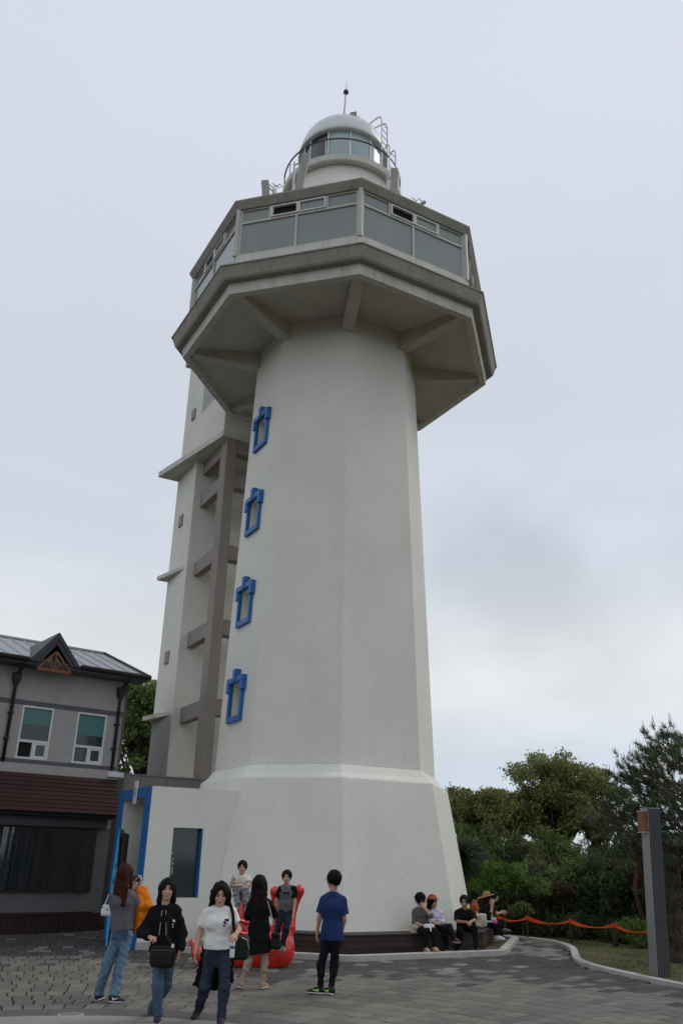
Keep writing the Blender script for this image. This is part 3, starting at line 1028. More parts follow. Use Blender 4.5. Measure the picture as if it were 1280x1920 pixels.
# ================================================================== BENCH AND KERB ROUND THE LIGHTHOUSE
c8 = math.cos(math.pi / 8)
BN = empty('plank_bench', oct_pt(4.5, 0, 0), 'dark brown plank bench wrapped round the lighthouse base', 'bench')
def seg(k, t, r, z):
    a, b = oct_pt(r / c8, k, z), oct_pt(r / c8, k + 1, z)
    return a + (b - a) * t
for k, ta, tb in ((-1, 0.10, 1), (0, 0, 1), (1, 0, 1.0)):
    tm = (ta + tb) / 2 + (0.04 if k else -0.03)
    for a, b in ((ta, tm), (tm, tb)):
        ga = 0.0015 if a not in (0,) else 0.0
        gb = 0.0015 if b not in (1,) else 0.0
        for i in range(5):
            r0, r1 = 3.84 + 0.134 * i, 3.84 + 0.134 * i + 0.127
            mb = MB()
            mb.hexa([seg(k, a + ga, r0, 0.425), seg(k, b - gb, r0, 0.425), seg(k, b - gb, r1, 0.425), seg(k, a + ga, r1, 0.425),
                     seg(k, a + ga, r0, 0.46), seg(k, b - gb, r0, 0.46), seg(k, b - gb, r1, 0.46), seg(k, a + ga, r1, 0.46)])
            mb.build('seat_plank', 'wood_dark', BN, bevel=0.006)
        for i in range(3):
            z0, z1 = 0.07 + 0.118 * i, 0.07 + 0.118 * i + 0.112
            mb = MB()
            mb.hexa([seg(k, a + ga, 4.44, z0), seg(k, b - gb, 4.44, z0), seg(k, b - gb, 4.475, z0), seg(k, a + ga, 4.475, z0),
                     seg(k, a + ga, 4.44, z1), seg(k, b - gb, 4.44, z1), seg(k, b - gb, 4.475, z1), seg(k, a + ga, 4.475, z1)])
            mb.build('front_plank', 'wood_dark', BN, bevel=0.006)
    mb = MB()
    mb.hexa([seg(k, ta, 3.9, 0.03), seg(k, tb, 3.9, 0.03), seg(k, tb, 4.42, 0.03), seg(k, ta, 4.42, 0.03),
             seg(k, ta, 3.9, 0.42), seg(k, tb, 3.9, 0.42), seg(k, tb, 4.42, 0.42), seg(k, ta, 4.42, 0.42)])
    mb.build('core', 'dark_void', BN)
kp = [seg(-1, 0.02, 4.93, 0)[:2]] + [oct_pt(4.93 / c8, k, 0)[:2] for k in (0, 1, 2)] + [seg(2, 0.6, 4.93, 0)[:2]]
path = []
for a, b in zip(kp[:-1], kp[1:]):
    for t in (0.02, 0.25, 0.5, 0.75, 0.98):
        path.append(a + (b - a) * t)
strip(path, 0.19, -0.06, 0.115, 'tower_kerb', 'kerb')
mb = MB()
mb.loft([[seg(k, t, 4.3, 0.055) for k, t in ((-1, 0.02), (0, 0), (1, 0), (2, 0), (2, 0.6))], [seg(k, t, 4.85, 0.055) for k, t in ((-1, 0.02), (0, 0), (1, 0), (2, 0), (2, 0.6))]], closed=False, cap0=False, cap1=False)
tag(mb.build('planting_strip', 'lawn_soil'), kind='structure')

# ================================================================== SIDE BUILDING
SB = empty('side_building', B(0, 0, 0), 'grey two-storey building with metal roof, dormer and dark red cladding', 'building')
UL, UR = -9.0, 2.88
wins = [(-0.21, 0.71, 4.41, 5.88), (1.43, 2.36, 4.41, 5.88), (-3.4, -2.48, 4.41, 5.88)]
mb = MB()
wall_holes(mb, lambda u, v, d: B(u, d, v), [UL, UR], [0, 7.0], [(a, b, c, d) for a, b, c, d in wins], 0.10, back=False)
mb.quad(B(UR, 0, 0), B(UR, 6.4, 0), B(UR, 6.4, 7), B(UR, 0, 7))
mb.add([B(UR, 0, 7), B(UR, 6.4, 7), B(UR, 3.2, 8.35)], [(0, 1, 2)])
mb.quad(B(UL, 0, 0), B(UL, 6.4, 0), B(UL, 6.4, 7), B(UL, 0, 7))
mb.quad(B(UL, 6.4, 0), B(UR, 6.4, 0), B(UR, 6.4, 7), B(UL, 6.4, 7))
mb.build('wall', 'facade', SB)
mb = MB()
mb.box(B, UR - 0.02, UR + 0.035, -0.035, 0.25, 4.4, 7.0)
mb.build('corner_board', 'facade_trim', SB)
for z0, z1 in ((5.90, 6.02), (4.28, 4.40)):
    mb = MB()
    mb.box(B, UL, UR - 0.021, -0.03, 0.02, z0, z1)
    mb.build('trim_band', 'facade_trim', SB)
mb = MB()
mb.box(B, UL, UR + 0.02, -0.09, 0.02, 4.02, 4.279)
mb.build('ledge', 'facade', SB)
mb = MB()
mb.box(B, UR - 0.34, UR + 0.14, -0.20, 0.2, 4.10, 4.24)
mb.build('ledge_end', 'white_frame', SB)
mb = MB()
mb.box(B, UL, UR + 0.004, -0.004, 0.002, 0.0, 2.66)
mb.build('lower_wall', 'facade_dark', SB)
for wi, (a, b, c, d) in enumerate(wins):
    mb = MB()
    f_ = 0.055
    bx = lambda u0, u1, z0, z1, o0=-0.012, o1=0.07, m=mb: m.box(B, u0, u1, o0, o1, z0, z1)
    zm = c + 0.49
    bx(a, b, d - f_, d); bx(a, b, c, c + f_); bx(a, a + f_, c + f_, d - f_); bx(b - f_, b, c + f_, d - f_); bx(a + f_, b - f_, zm - 0.035, zm + 0.035)
    um = (a + b) / 2
    bx(um - 0.03, um + 0.03, c + f_, zm - 0.036)
    w_ = mb.build('window', 'white_frame', SB)
    split = zm + 0.035 + (0.46 if wi == 0 else 0.33) * (d - f_ - zm - 0.035) if wi else zm + 0.035 + 0.50 * (d - f_ - zm - 0.035)
    mb = MB(); mb.box(B, a + f_, b - f_, 0.045, 0.055, zm + 0.035, split); mb.build('pane', 'glass_dark', w_)
    mb = MB(); mb.box(B, a + f_, b - f_, 0.045, 0.055, split + 0.001, d - f_); mb.build('blind', 'blind_teal', w_)
    mb = MB(); mb.box(B, a + f_, um - 0.03, 0.055, 0.065, c + f_, zm - 0.036); mb.build('pane', 'dark_void' if wi == 0 else 'glass_dark', w_)
    mb = MB(); mb.box(B, um + 0.03, b - f_, 0.03, 0.04, c + f_, zm - 0.036); mb.build('pane', 'glass_dark', w_)
    mb = MB()
    for u0, u1, z0, z1 in ((um + 0.03, b - f_, c + f_, c + f_ + 0.05), (um + 0.03, b - f_, zm - 0.085, zm - 0.036), (um + 0.03, um + 0.09, c + f_ + 0.05, zm - 0.085), (b - f_ - 0.06, b - f_, c + f_ + 0.05, zm - 0.085)):
        mb.box(B, u0 + 0.001, u1 - 0.001, 0.0, 0.029, z0, z1)
    mb.build('sash', 'white_frame', w_)
# roof: gable, standing-seam panels
EZ, RZ, RO, EO = 7.07, 8.46, 3.2, -0.62
def roofp(u, t, h=0.0):              # t 0 at the eave, 1 at the ridge
    return B(u, EO + (RO - EO) * t, EZ + (RZ - EZ) * t + h)
mb = MB()
UE = 3.26
mb.loft([[roofp(u, 0, -0.06), roofp(u, 1, -0.06), B(u, 7.02, EZ - 0.06), B(u, 7.02, EZ - 0.01), roofp(u, 1, -0.01), roofp(u, 0, -0.01)] for u in (UL, UE)])
roof = mb.build('roof', 'dormer_dark', SB)
fix_normals(roof)
u = UE - 0.01
i = 0
while u > -6:
    u1 = u - 0.47
    cuts = [0.0, 0.30 + 0.1 * (i % 2), 0.64 + 0.08 * (i % 3), 1.0]
    for a, b in zip(cuts[:-1], cuts[1:]):
        mb = MB()
        mb.hexa([roofp(u1 + 0.004, a + 0.003, -0.008), roofp(u - 0.004, a + 0.003, -0.008), roofp(u - 0.004, b - 0.003, -0.008), roofp(u1 + 0.004, b - 0.003, -0.008),
                 roofp(u1 + 0.004, a + 0.003, 0.006), roofp(u - 0.004, a + 0.003, 0.006), roofp(u - 0.004, b - 0.003, 0.006), roofp(u1 + 0.004, b - 0.003, 0.006)])
        mb.build('roof_panel', 'roof_metal', roof)
    mb = MB()
    mb.bar(roofp(u1, 0.002, 0.018), roofp(u1, 0.998, 0.018), 0.022, 0.045)
    mb.build('seam', 'roof_metal', roof)
    u = u1
    i += 1
mb = MB()
mb.bar(roofp(UL, 1, 0.02), roofp(UE, 1, 0.02), 0.22, 0.06)
mb.build('ridge_cap', 'roof_metal', roof)
mb = MB()
mb.bar(roofp(UE + 0.02, -0.02, 0.0), roofp(UE + 0.02, 1.0, 0.0), 0.05, 0.16)
mb.build('verge_board', 'dormer_dark', roof)
mb = MB()
mb.box(B, UL, UE, EO + 0.05, -0.001, 6.93, 6.96)
mb.build('eaves_soffit', 'facade_trim', SB)
mb = MB()
mb.box(B, UL, UE, EO - 0.015, EO + 0.03, 6.93, 7.09)
mb.build('fascia_board', 'dormer_dark', SB)
for ua, ub in ((UL, -0.47), (1.06, UE + 0.05)):
    mb = MB()
    mb.loft([[B(u_, EO - 0.085 + 0.065 * math.cos(t), 7.06 + 0.065 * math.sin(t)) for t in np.linspace(0, 2 * math.pi, 10, endpoint=False)] for u_ in (ua, ub)])
    mb.build('gutter', 'pipe_brown', SB, smooth=True)
for up in (-0.55, 2.66):
    mb = MB()
    mb.tube([B(up, EO - 0.05, 7.02), B(up, EO, 6.9), B(up, -0.14, 6.72), B(up, -0.10, 6.55), B(up, -0.10, 4.29)], 0.05, 8)
    dp = mb.build('downpipe', 'pipe_brown', SB, smooth=True)
    mb = MB()
    mb.loft([[B(up + w_ * i_, -0.10 + w_ * j_, z_) for i_, j_ in ((-1, -1), (1, -1), (1, 1), (-1, 1))] for w_, z_ in ((0.055, 6.40), (0.10, 6.55), (0.11, 6.74))])
    mb.build('hopper', 'pipe_brown', dp)
    for z_ in (5.6, 4.9):
        mb = MB()
        mb.box(B, up - 0.07, up + 0.07, -0.16, 0, z_, z_ + 0.05)
        mb.build('clip', 'pipe_brown', dp)
# dormer
gu0, gu1, gua, gz0, gz1 = -0.44, 1.03, 0.27, 7.04, 7.93
GO = EO - 0.06
ob = GO + (gz1 - EZ) / (RZ - EZ) * (RO - EO) + 0.1
dm = MB()
for (u0, z0), (u1, z1) in (((gu0, gz0), (gua, gz1)), ((gu1, gz0), (gua, gz1))):
    dm.hexa([B(u0, GO, z0 - 0.03), B(u1, GO, z1 - 0.03), B(u1, ob, z1 - 0.03), B(u0, ob - 2.4, z0 - 0.03),
             B(u0, GO, z0 + 0.03), B(u1, GO, z1 + 0.03), B(u1, ob, z1 + 0.03), B(u0, ob - 2.4, z0 + 0.03)])
dormer = dm.build('dormer', 'dormer_dark', SB)
fix_normals(dormer)
for inset, o0, o1 in ((0.0, GO - 0.05, GO + 0.04), (0.11, GO - 0.015, GO + 0.05)):
    for (u0, u1) in ((gu0, gua), (gu1, gua)):
        s_ = 1 if u1 > u0 else -1
        mb = MB()
        wd = 0.11
        a = (u0 + s_ * inset * 1.25, gz0 - 0.02)
        b = (gua, gz1 + 0.02 - inset * 1.6)
        mb.hexa([B(a[0], o0, a[1]), B(a[0] + s_ * wd * 1.25, o0, a[1]), B(b[0], o0, b[1] - wd * 1.6), B(b[0], o0, b[1]),
                 B(a[0], o1, a[1]), B(a[0] + s_ * wd * 1.25, o1, a[1]), B(b[0], o1, b[1] - wd * 1.6), B(b[0], o1, b[1])])
        o = mb.build('barge_board', 'dormer_dark', dormer)
        fix_normals(o)
ta, tb, tt = (-0.20, 6.84), (0.79, 6.85), (0.29, 7.40)
mb = MB()
mb.add([B(ta[0], GO + 0.10, ta[1]), B(tb[0], GO + 0.10, tb[1]), B(tt[0], GO + 0.10, tt[1])], [(0, 1, 2)])
mb.build('gable_pane', 'glass_dark', dormer)
for a, b, w_ in ((ta, tb, 0.09), (ta, tt, 0.06), (tb, tt, 0.06), ((tt[0], ta[1]), tt, 0.05), ((tt[0], ta[1]), (0.06, 7.10), 0.045), ((tt[0], ta[1]), (0.53, 7.10), 0.045)):
    mb = MB()
    mb.bar(B(a[0], GO + 0.04, a[1]), B(b[0], GO + 0.04 + 0.001 * w_ * 50, b[1]), 0.05, w_, up=np.cross(bu, bn) if False else UZ)
    mb.build('truss_bar', 'truss_wood', dormer)
# red plank cladding band, leaning outwards
cl = MB()
cl.hexa([B(UL, -0.08, 4.0), B(2.84, -0.08, 4.0), B(2.84, -0.42, 3.05), B(UL, -0.42, 3.05), B(UL, -0.02, 4.0), B(2.84, -0.02, 4.0), B(2.84, -0.02, 3.05), B(UL, -0.02, 3.05)])
clad = cl.build('cladding', 'dark_void', SB)
NP_ = 9
for i in range(NP_):
    t0, t1 = i / NP_, (i + 0.97) / NP_
    cutsu = [2.87, 2.87 - random.uniform(1.2, 2.4), -1.4 + random.uniform(-1, 0.4), -5, UL]
    for a, b in zip(cutsu[:-1], cutsu[1:]):
        P = lambda u_, t, d: B(u_, -0.09 - 0.35 * t - d, 4.03 - 1.0 * t)
        j = random.uniform(0.016, 0.022)
        mb = MB()
        mb.hexa([P(b + 0.003, t1, 0), P(a - 0.003, t1, 0), P(a - 0.003, t0, 0), P(b + 0.003, t0, 0), P(b + 0.003, t1, j + 0.01), P(a - 0.003, t1, j + 0.01), P(a - 0.003, t0, j - 0.006), P(b + 0.003, t0, j - 0.006)])
        mb.build('plank', 'clad_red', clad)
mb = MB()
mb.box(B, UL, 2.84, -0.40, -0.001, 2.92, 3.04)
mb.build('cladding_soffit', 'dark_void', SB)  # near black: shade under the cladding put into its colour
mb = MB()
mb.box(B, UL, 2.7, -0.16, -0.001, 2.66, 2.919)
mb.build('shade_gap_strip', 'dark_metal', SB)  # dark strip painting in the shaded gap below the cladding
# dark glossy display of narrow vertical slats
mb = MB()
mb.box(B, -4.0, 2.45, -0.05, -0.005, 0.99, 2.64)
disp = mb.build('display_board', 'dark_metal', SB)
mb = MB()
u = -3.95
while u < 2.40:
    w_ = 0.075
    s_ = random.gauss(0, 0.0016)
    mb.hexa([B(u, -0.062 - s_, 1.03), B(u + w_ - 0.006, -0.062 + s_, 1.03), B(u + w_ - 0.006, -0.048, 1.03), B(u, -0.048, 1.03),
             B(u, -0.062 - s_ + random.gauss(0, 0.002), 2.60), B(u + w_ - 0.006, -0.062 + s_ + random.gauss(0, 0.002), 2.60), B(u + w_ - 0.006, -0.048, 2.60), B(u, -0.048, 2.60)])
    u += w_
o = mb.build('display_slats', 'display_dark', disp, rnd=True)
tag(o, kind='stuff')
mb = MB()
for u0, u1, z0, z1 in ((-4.0, 2.46, 2.605, 2.645), (-4.0, 2.46, 0.985, 1.025), (2.41, 2.46, 1.025, 2.605)):
    mb.box(B, u0, u1, -0.075, -0.051, z0, z1)
mb.build('display_frame', 'sign_brown', disp)
# brown timber step along the wall, its end cut back at an angle
dk = empty('timber_step', B(-2, -0.25, 0), 'dark brown timber step along the foot of the grey building', 'step')
u = -6.0
while u < 1.36:
    mb = MB()
    mb.box(B, u + 0.004, u + 0.146, -0.5, -0.455, 0.005, 0.45)
    mb.build('front_board', 'wood_deck', dk)
    u += 0.15
pe0, pe1 = B(1.40, -0.48, 0), B(2.95, -0.02, 0)
nbd = 10
for i in range(nbd):
    a, b = pe0 + (pe1 - pe0) * (i + 0.03) / nbd, pe0 + (pe1 - pe0) * (i + 0.97) / nbd
    mb = MB()
    mb.hexa([a, b, b + bn * 0.05, a + bn * 0.05, a + UZ * 0.45, b + UZ * 0.45, b + bn * 0.05 + UZ * 0.45, a + bn * 0.05 + UZ * 0.45])
    mb.build('front_board', 'wood_deck', dk)
for i in range(4):
    o0, o1 = -0.52 + i * 0.13, -0.52 + i * 0.13 + 0.124
    ue = 1.40 + 1.5 * (i * 0.13) / 0.5
    mb = MB()
    mb.box(B, -6, ue, o0, o1, 0.451, 0.485)
    mb.build('deck_plank', 'wood_deck', dk)
mb = MB()
mb.box(B, -6, 1.4, -0.45, -0.002, 0.0, 0.45)
mb.build('core', 'dark_void', dk)

# tall cyan notice blade with dark marks, on a brown stand beside the porch
sp = ground(199, 1776)
sgn = empty('standing_sign', sp, 'tall narrow cyan sign blade with dark marks on a brown stand', 'sign')
sd_ = np.array([-0.150, 0.9887, 0])          # blade runs almost along the line of sight
sn_ = np.array([0.9887, 0.150, 0])
def S(a, w, z):
    return sp + sd_ * a + sn_ * w + UZ * z
mb = MB()
mb.box(S, 0.05, 1.3, 0.09, 0.15, 0.1, 2.45)
mb.build('stand', 'sign_brown', sgn, bevel=0.01)
mb = MB()
rings = []
for z in np.linspace(0, 2.52, 16):
    t = z / 2.52
    w_ = 0.09 * math.sin(math.pi * min(1, t * 0.85 + 0.12)) ** 0.8
    rings.append([S(0.02, -w_ * 0.55, z + 0.02), S(0.02, w_ * 0.45, z + 0.02), S(0.9, w_ * 0.45 + 0.04, z + 0.02), S(0.9, -w_ * 0.35 + 0.04, z + 0.02)])
mb.loft(rings)
bl = mb.build('blade', 'cyan_paint', sgn)
fix_normals(bl)
for z, h in ((1.72, 0.10), (1.42, 0.07), (1.36, 0.05), (1.12, 0.09), (0.98, 0.06)):
    mb = MB()
    for j in range(3):
        zz = z + h * (j - 1) * 0.5
        mb.box(S, 0.008, 0.016, -0.03 + 0.012 * j, 0.012 + 0.008 * (j % 2), zz, zz + 0.022 + 0.01 * (j % 2))
    mb.build('mark', 'dark_metal', bl)

# ================================================================== PILLAR ON THE LAWN
pb = ground(1237, 1835)
PL = empty('light_pillar', pb, 'square grey metal pillar with orange wooden box near its top on the lawn', 'pillar')
ang = math.radians(11)
pu = np.array([math.cos(ang), math.sin(ang), 0]); pv = np.array([-math.sin(ang), math.cos(ang), 0])
def Q(a, b, z):
    return pb + pu * (a + 0.062 * max(z, 0)) + pv * b + UZ * z
mb = MB()
mb.box(Q, -0.12, 0.13, -0.14, 0.14, -0.05, 3.02)
mb.build('core', 'charcoal_panel', PL, bevel=0.01)
# light brushed face towards the path, dark ribbed face towards the lawn
mb = MB()
mb.box(Q, -0.136, -0.121, -0.142, 0.142, 0.02, 2.62)
mb.build('face_plate', 'steel', PL, bevel=0.004)
mb = MB()
mb.box(Q, -0.136, -0.121, -0.142, 0.142, 2.63, 3.03)
mb.build('face_plate', 'steel', PL, bevel=0.004)
for i in range(4):
    a = -0.116 + i * 0.061
    mb = MB()
    mb.box(Q, a, a + 0.058, -0.156, -0.141, 0.02, 3.03)
    mb.build('side_slat', 'charcoal_panel', PL, bevel=0.004)
mb = MB()
mb.box(Q, -0.14, 0.135, -0.16, 0.145, 3.031, 3.055)
mb.build('cap', 'steel', PL)
mb = MB()
mb.box(Q, -0.225, -0.137, -0.10, 0.12, 2.60, 2.98)
bx_ = mb.build('wooden_box', 'orange_wood', PL, bevel=0.01)
mb = MB()
mb.box(Q, -0.23, -0.137, -0.105, 0.125, 2.981, 3.0)
mb.build('box_lid', 'kerb', bx_)
mb = MB()
mb.box(Q, -0.23, -0.137, -0.105, 0.125, 2.58, 2.599)
mb.build('box_foot', 'kerb', bx_)

# ================================================================== BARRIER TAPE
tp = [(930, 1718, 26.3), (987, 1721, 26.2), (1068, 1727, 25.2), (1150, 1735, 24.2), (1226, 1744, 22.6), (1300, 1735, 21.6)]
TP = [at(a, b, Y) for a, b, Y in tp]
for i in range(1, 5):
    b = TP[i].copy()
    rt = empty('tape_stake', (b[0], b[1], 0), ['', 'thin stake holding the orange tape nearest the seated people', 'slim trunk-like stake holding the middle of the orange tape', 'thick dark stake under the orange tape left of the pillar', 'stake holding the orange tape behind the grey pillar'][i], 'stake', 'stakes holding the barrier tape')
    mb = MB()
    r_ = (0.03, 0.03, 0.035, 0.07, 0.03)[i]
    mb.tube([(b[0] + 0.02, b[1], -0.05), (b[0] - 0.01, b[1], b[2] * 0.5), (b[0], b[1], b[2] + 0.06)], [r_ * 1.2, r_, r_ * 0.9], 7)
    mb.build('post', 'bark', rt, smooth=True)
    mb = MB()
    mb.tube([(b[0], b[1], b[2] - 0.05), (b[0], b[1], b[2] + 0.05)], r_ + 0.012, 8)
    mb.build('tape_knot', 'tape_orange', rt)
rt = empty('barrier_tape', (TP[2][0], TP[2][1], TP[2][2]), 'orange barrier tape sagging between stakes in front of the shrubs', 'tape')
for a, b in zip(TP[:-1], TP[1:]):
    mb = MB()
    n = 14
    rings = []
    for i in range(n + 1):
        t = i / n
        p = a + (b - a) * t
        sag = -0.10 * 4 * t * (1 - t)
        tw = 0.5 * math.sin(3.2 * t + a[0]) + 0.25
        hh = 0.036 + 0.022 * math.cos(5 * t)
        up = np.array([0, math.sin(tw), math.cos(tw)])
        c = p + UZ * sag
        rings.append([c - up * hh, c + up * hh, c + up * hh + np.array([0, 0.003, 0]), c - up * hh + np.array([0, 0.003, 0])])
    mb.loft(rings)
    mb.build('tape_span', 'tape_orange', rt)

# ================================================================== VEGETATION
def unit(a):
    return a / (np.linalg.norm(a, axis=-1, keepdims=True) + 1e-9)
def leaf_quads(c, size, asp, up=0.0, droop=0.0, seed=0, outward=None):
    """one diamond leaf per centre"""
    g = np.random.default_rng(seed)
    n = len(c)
    d = g.normal(size=(n, 3))
    d[:, 2] += up - droop
    if outward is not None:
        d += outward
    d = unit(d)
    s = unit(np.cross(d, g.normal(size=(n, 3))))
    ln = size * g.uniform(0.6, 1.3, (n, 1))
    w = ln * asp * 0.5
    nn = np.cross(d, s)
    p0 = c - d * ln * 0.5
    p2 = c + d * ln * 0.5
    m_ = c + nn * w * 0.35
    v = np.stack([p0, m_ + s * w, p2, m_ - s * w], 1).reshape(-1, 3)
    f = np.arange(4 * n).reshape(n, 4)
    return v, f
def join_vf(parts):
    o, V, Fc = 0, [], []
    for v, f in parts:
        V.append(v)
        Fc.append(f + o)
        o += len(v)
    return np.concatenate(V), np.concatenate(Fc)
def blob_points(c, r, n, g, shell=0.5):
    p = unit(g.normal(size=(n, 3)))
    rad = g.uniform(0, 1, (n, 1)) ** (1 / 3)
    rad = shell * (0.75 + 0.25 * rad) + (1 - shell) * rad
    lump = 1 + 0.22 * np.sin(p[:, :1] * 7 + c[0] * 3) * np.sin(p[:, 1:2] * 6 + c[1]) + 0.12 * np.sin(p[:, 2:] * 11)
    rad = rad * np.where(g.uniform(0, 1, (n, 1)) < 0.22, g.uniform(1.05, 1.5, (n, 1)), 1.0)
    return c + p * rad * lump * np.asarray(r)
def clumps_in(center, radii, n, cr, g, flat=0.7, bottom=-0.6):
    out = []
    while len(out) < n:
        p = unit(g.normal(size=3)) * g.uniform(0.35, 1.0) ** 0.6
        if p[2] < bottom: continue
        r_ = cr * g.uniform(0.65, 1.3)
        out.append((np.asarray(center) + p * (np.asarray(radii) - r_ * 0.5), np.array([r_, r_, r_ * flat])))
    return out
def limb(mb, a, b, r0, r1, g, bend=0.12, n=5):
    a, b = np.asarray(a, float), np.asarray(b, float)
    Ld = np.linalg.norm(b - a)
    off = g.normal(size=3) * bend * Ld
    off[2] += 0.10 * Ld
    path, rad = [], []
    for t in np.linspace(0, 1, n):
        path.append(a + (b - a) * t + off * math.sin(math.pi * t) * (1 - 0.3 * t))
        rad.append(r0 + (r1 - r0) * t)
    mb.tube(path, rad, 6)
def broadleaf(name, label, cat, base, trunk_top, clumps, per, size, asp, lmat, seed, trunk_r=0.12, bark='bark', group=None, droop=0.0, up=0.3, shell=0.45, sub=2, limb_on=True):
    g = np.random.default_rng(seed)
    rt = empty(name, base, label, cat, group)
    mb = MB()
    base, tt = np.asarray(base, float), np.asarray(trunk_top, float)
    mid = base + (tt - base) * 0.5 + np.array([g.normal() * 0.06, g.normal() * 0.06, 0])
    mb.tube([base - UZ * 0.1, base + (mid - base) * 0.3, mid, tt], [trunk_r * 1.35, trunk_r * 1.05, trunk_r * 0.9, trunk_r * 0.7], 8)
    if limb_on:
        fork = [base + (tt - base) * 0.6, tt, mid]
        for c, r_ in clumps:
            f0 = fork[int(g.integers(0, 2))]
            limb(mb, f0, c, trunk_r * g.uniform(0.22, 0.4), 0.012, g)
            for _ in range(sub):
                e = c + unit(g.normal(size=3)) * r_ * 0.8
                limb(mb, f0 + (c - f0) * g.uniform(0.5, 0.9), e, 0.016, 0.005, g)
    mb.build('trunk', bark, rt, smooth=True)
    parts = []
    for i, (c, r_) in enumerate(clumps):
        n = int(per * g.uniform(0.7, 1.3))
        pts = blob_points(c, r_, n, g, shell)
        parts.append(leaf_quads(pts, size, asp, up=up, droop=droop, seed=seed * 100 + i))
    v, f = join_vf(parts)
    rnd = np.repeat(g.uniform(0, 1, len(clumps)), [len(p[1]) for p in parts]) * 0.45 + g.uniform(0, 1, len(f)) * 0.55
    fastobj('crown', v, f, lmat, rt, rnd=rnd)
    return rt
def PX(x, y, Y):
    return at(x, y, Y)
gv = np.random.default_rng(21)

# -- tall loose broadleaf tree in the middle of the right-hand thicket (flat tiers, sky gaps)
YT = 33.0
cl = []
def tier(x, y, w, n, cr, Y=YT, flat=0.75, hy=12):
    for _ in range(n):
        cl.append((PX(x + gv.uniform(-w, w), y + gv.uniform(-hy, hy), Y + gv.uniform(-1.2, 1.2)), np.array([cr, cr, cr * flat]) * gv.uniform(0.7, 1.25)))
tier(1022, 1430, 32, 7, 0.42)
tier(1030, 1455, 62, 14, 0.45)
tier(1010, 1485, 55, 10, 0.42)
tier(1075, 1475, 30, 6, 0.42)
tier(1020, 1520, 85, 16, 0.42, flat=0.55, hy=9)
tier(955, 1520, 42, 12, 0.42, flat=0.6)
tier(1000, 1540, 90, 10, 0.42, flat=0.6)
tier(1080, 1535, 50, 9, 0.4, flat=0.6)
tier(1000, 1556, 85, 12, 0.36, flat=0.55, hy=9)
tier(1060, 1500, 40, 8, 0.38)
tier(975, 1495, 26, 8, 0.36)
broadleaf('broadleaf_tree', 'tall loose broadleaf tree with flat green tiers rising above the thicket', 'tree', ground(1038, 1700)*0 + np.array([8.05, YT, 0.0]), PX(1040, 1520, YT), cl, 270, 0.13, 0.5, 'leaf_olive', 31, 0.15, group='trees behind the lawn', shell=0.15)
cl = []
tier(1112, 1452, 22, 6, 0.36, 34.5)
tier(1120, 1482, 38, 13, 0.38, 34.5)
tier(1110, 1540, 50, 12, 0.4, 34.5)
tier(1105, 1515, 30, 6, 0.38, 34.5)
broadleaf('broadleaf_tree', 'small thin-leaved tree between the tall tree and the pine', 'tree', np.array([10.1, 34.5, 0.0]), PX(1112, 1510, 34.5), cl, 230, 0.13, 0.5, 'leaf_olive', 32, 0.09, group='trees behind the lawn', shell=0.2)
cl = []
tier(862, 1497, 20, 8, 0.36, 32)
tier(900, 1506, 24, 9, 0.34, 32)
tier(880, 1528, 42, 16, 0.42, 32)
tier(932, 1496, 22, 9, 0.32, 32)
tier(930, 1525, 32, 12, 0.4, 32)
tier(900, 1550, 50, 12, 0.4, 32)
broadleaf('broadleaf_tree', 'leafy tree whose crown touches the right edge of the lighthouse base', 'tree', np.array([4.9, 32, 0.0]), PX(885, 1540, 32), cl, 220, 0.13, 0.5, 'leaf_olive', 33, 0.10, group='trees behind the lawn', shell=0.1)

# -- thicket of hanging, reed-leaved shrubs behind the tape
spots = [(872, 1560, 30.5, 1.35), (925, 1556, 31, 1.35), (985, 1566, 30.5, 1.35), (1045, 1572, 31, 1.4), (1105, 1572, 30, 1.4), (1165, 1570, 29.5, 1.5), (1230, 1565, 29, 1.5), (1300, 1560, 28, 1.6)]
names = ['reed-leaved shrub behind the spiky plant by the lighthouse', 'reed-leaved shrub above the round bright bush', 'reed-leaved shrub under the left tiers of the tall tree', 'reed-leaved shrub directly under the tall tree', 'reed-leaved shrub right of the tall tree', 'reed-leaved shrub left of the pillar top', 'reed-leaved shrub behind the pillar', 'reed-leaved shrub at the right edge of the picture']
for i, (x, y, Y, r_) in enumerate(spots):
    c = PX(x, y, Y)
    top = c[2]
    cl = clumps_in((c[0], Y, top * 0.52), (r_, 1.0, top * 0.56), 26, 0.48, np.random.default_rng(200 + i), 1.0, -1.0)
    broadleaf('thicket_shrub', 'tall dark ' + names[i], 'shrub', (c[0], Y, 0), (c[0], Y, top * 0.4), cl, 250, 0.30, 0.16, 'leaf_reed' if i % 3 else 'leaf_mid', 60 + i, 0.05, group='tall shrubs of the thicket', droop=0.9, up=0.0, shell=0.4, limb_on=False)
spots = [(880, 1650, 28.6, 1.0, 'reed'), (1005, 1655, 28.4, 1.05, 'reed'), (1065, 1650, 28.0, 1.1, 'mid'), (1130, 1640, 27.4, 1.2, 'dark'), (1190, 1650, 26.4, 1.15, 'dark'), (1262, 1640, 25.5, 1.3, 'dark'), (1345, 1640, 25, 1.3, 'dark')]
names = ['behind the seated man in black', 'right of the round bright bush', 'behind the middle of the orange tape', 'left of the pillar, darkest of the thicket', 'just left of the grey pillar', 'just right of the grey pillar', 'cut by the right edge of the picture']
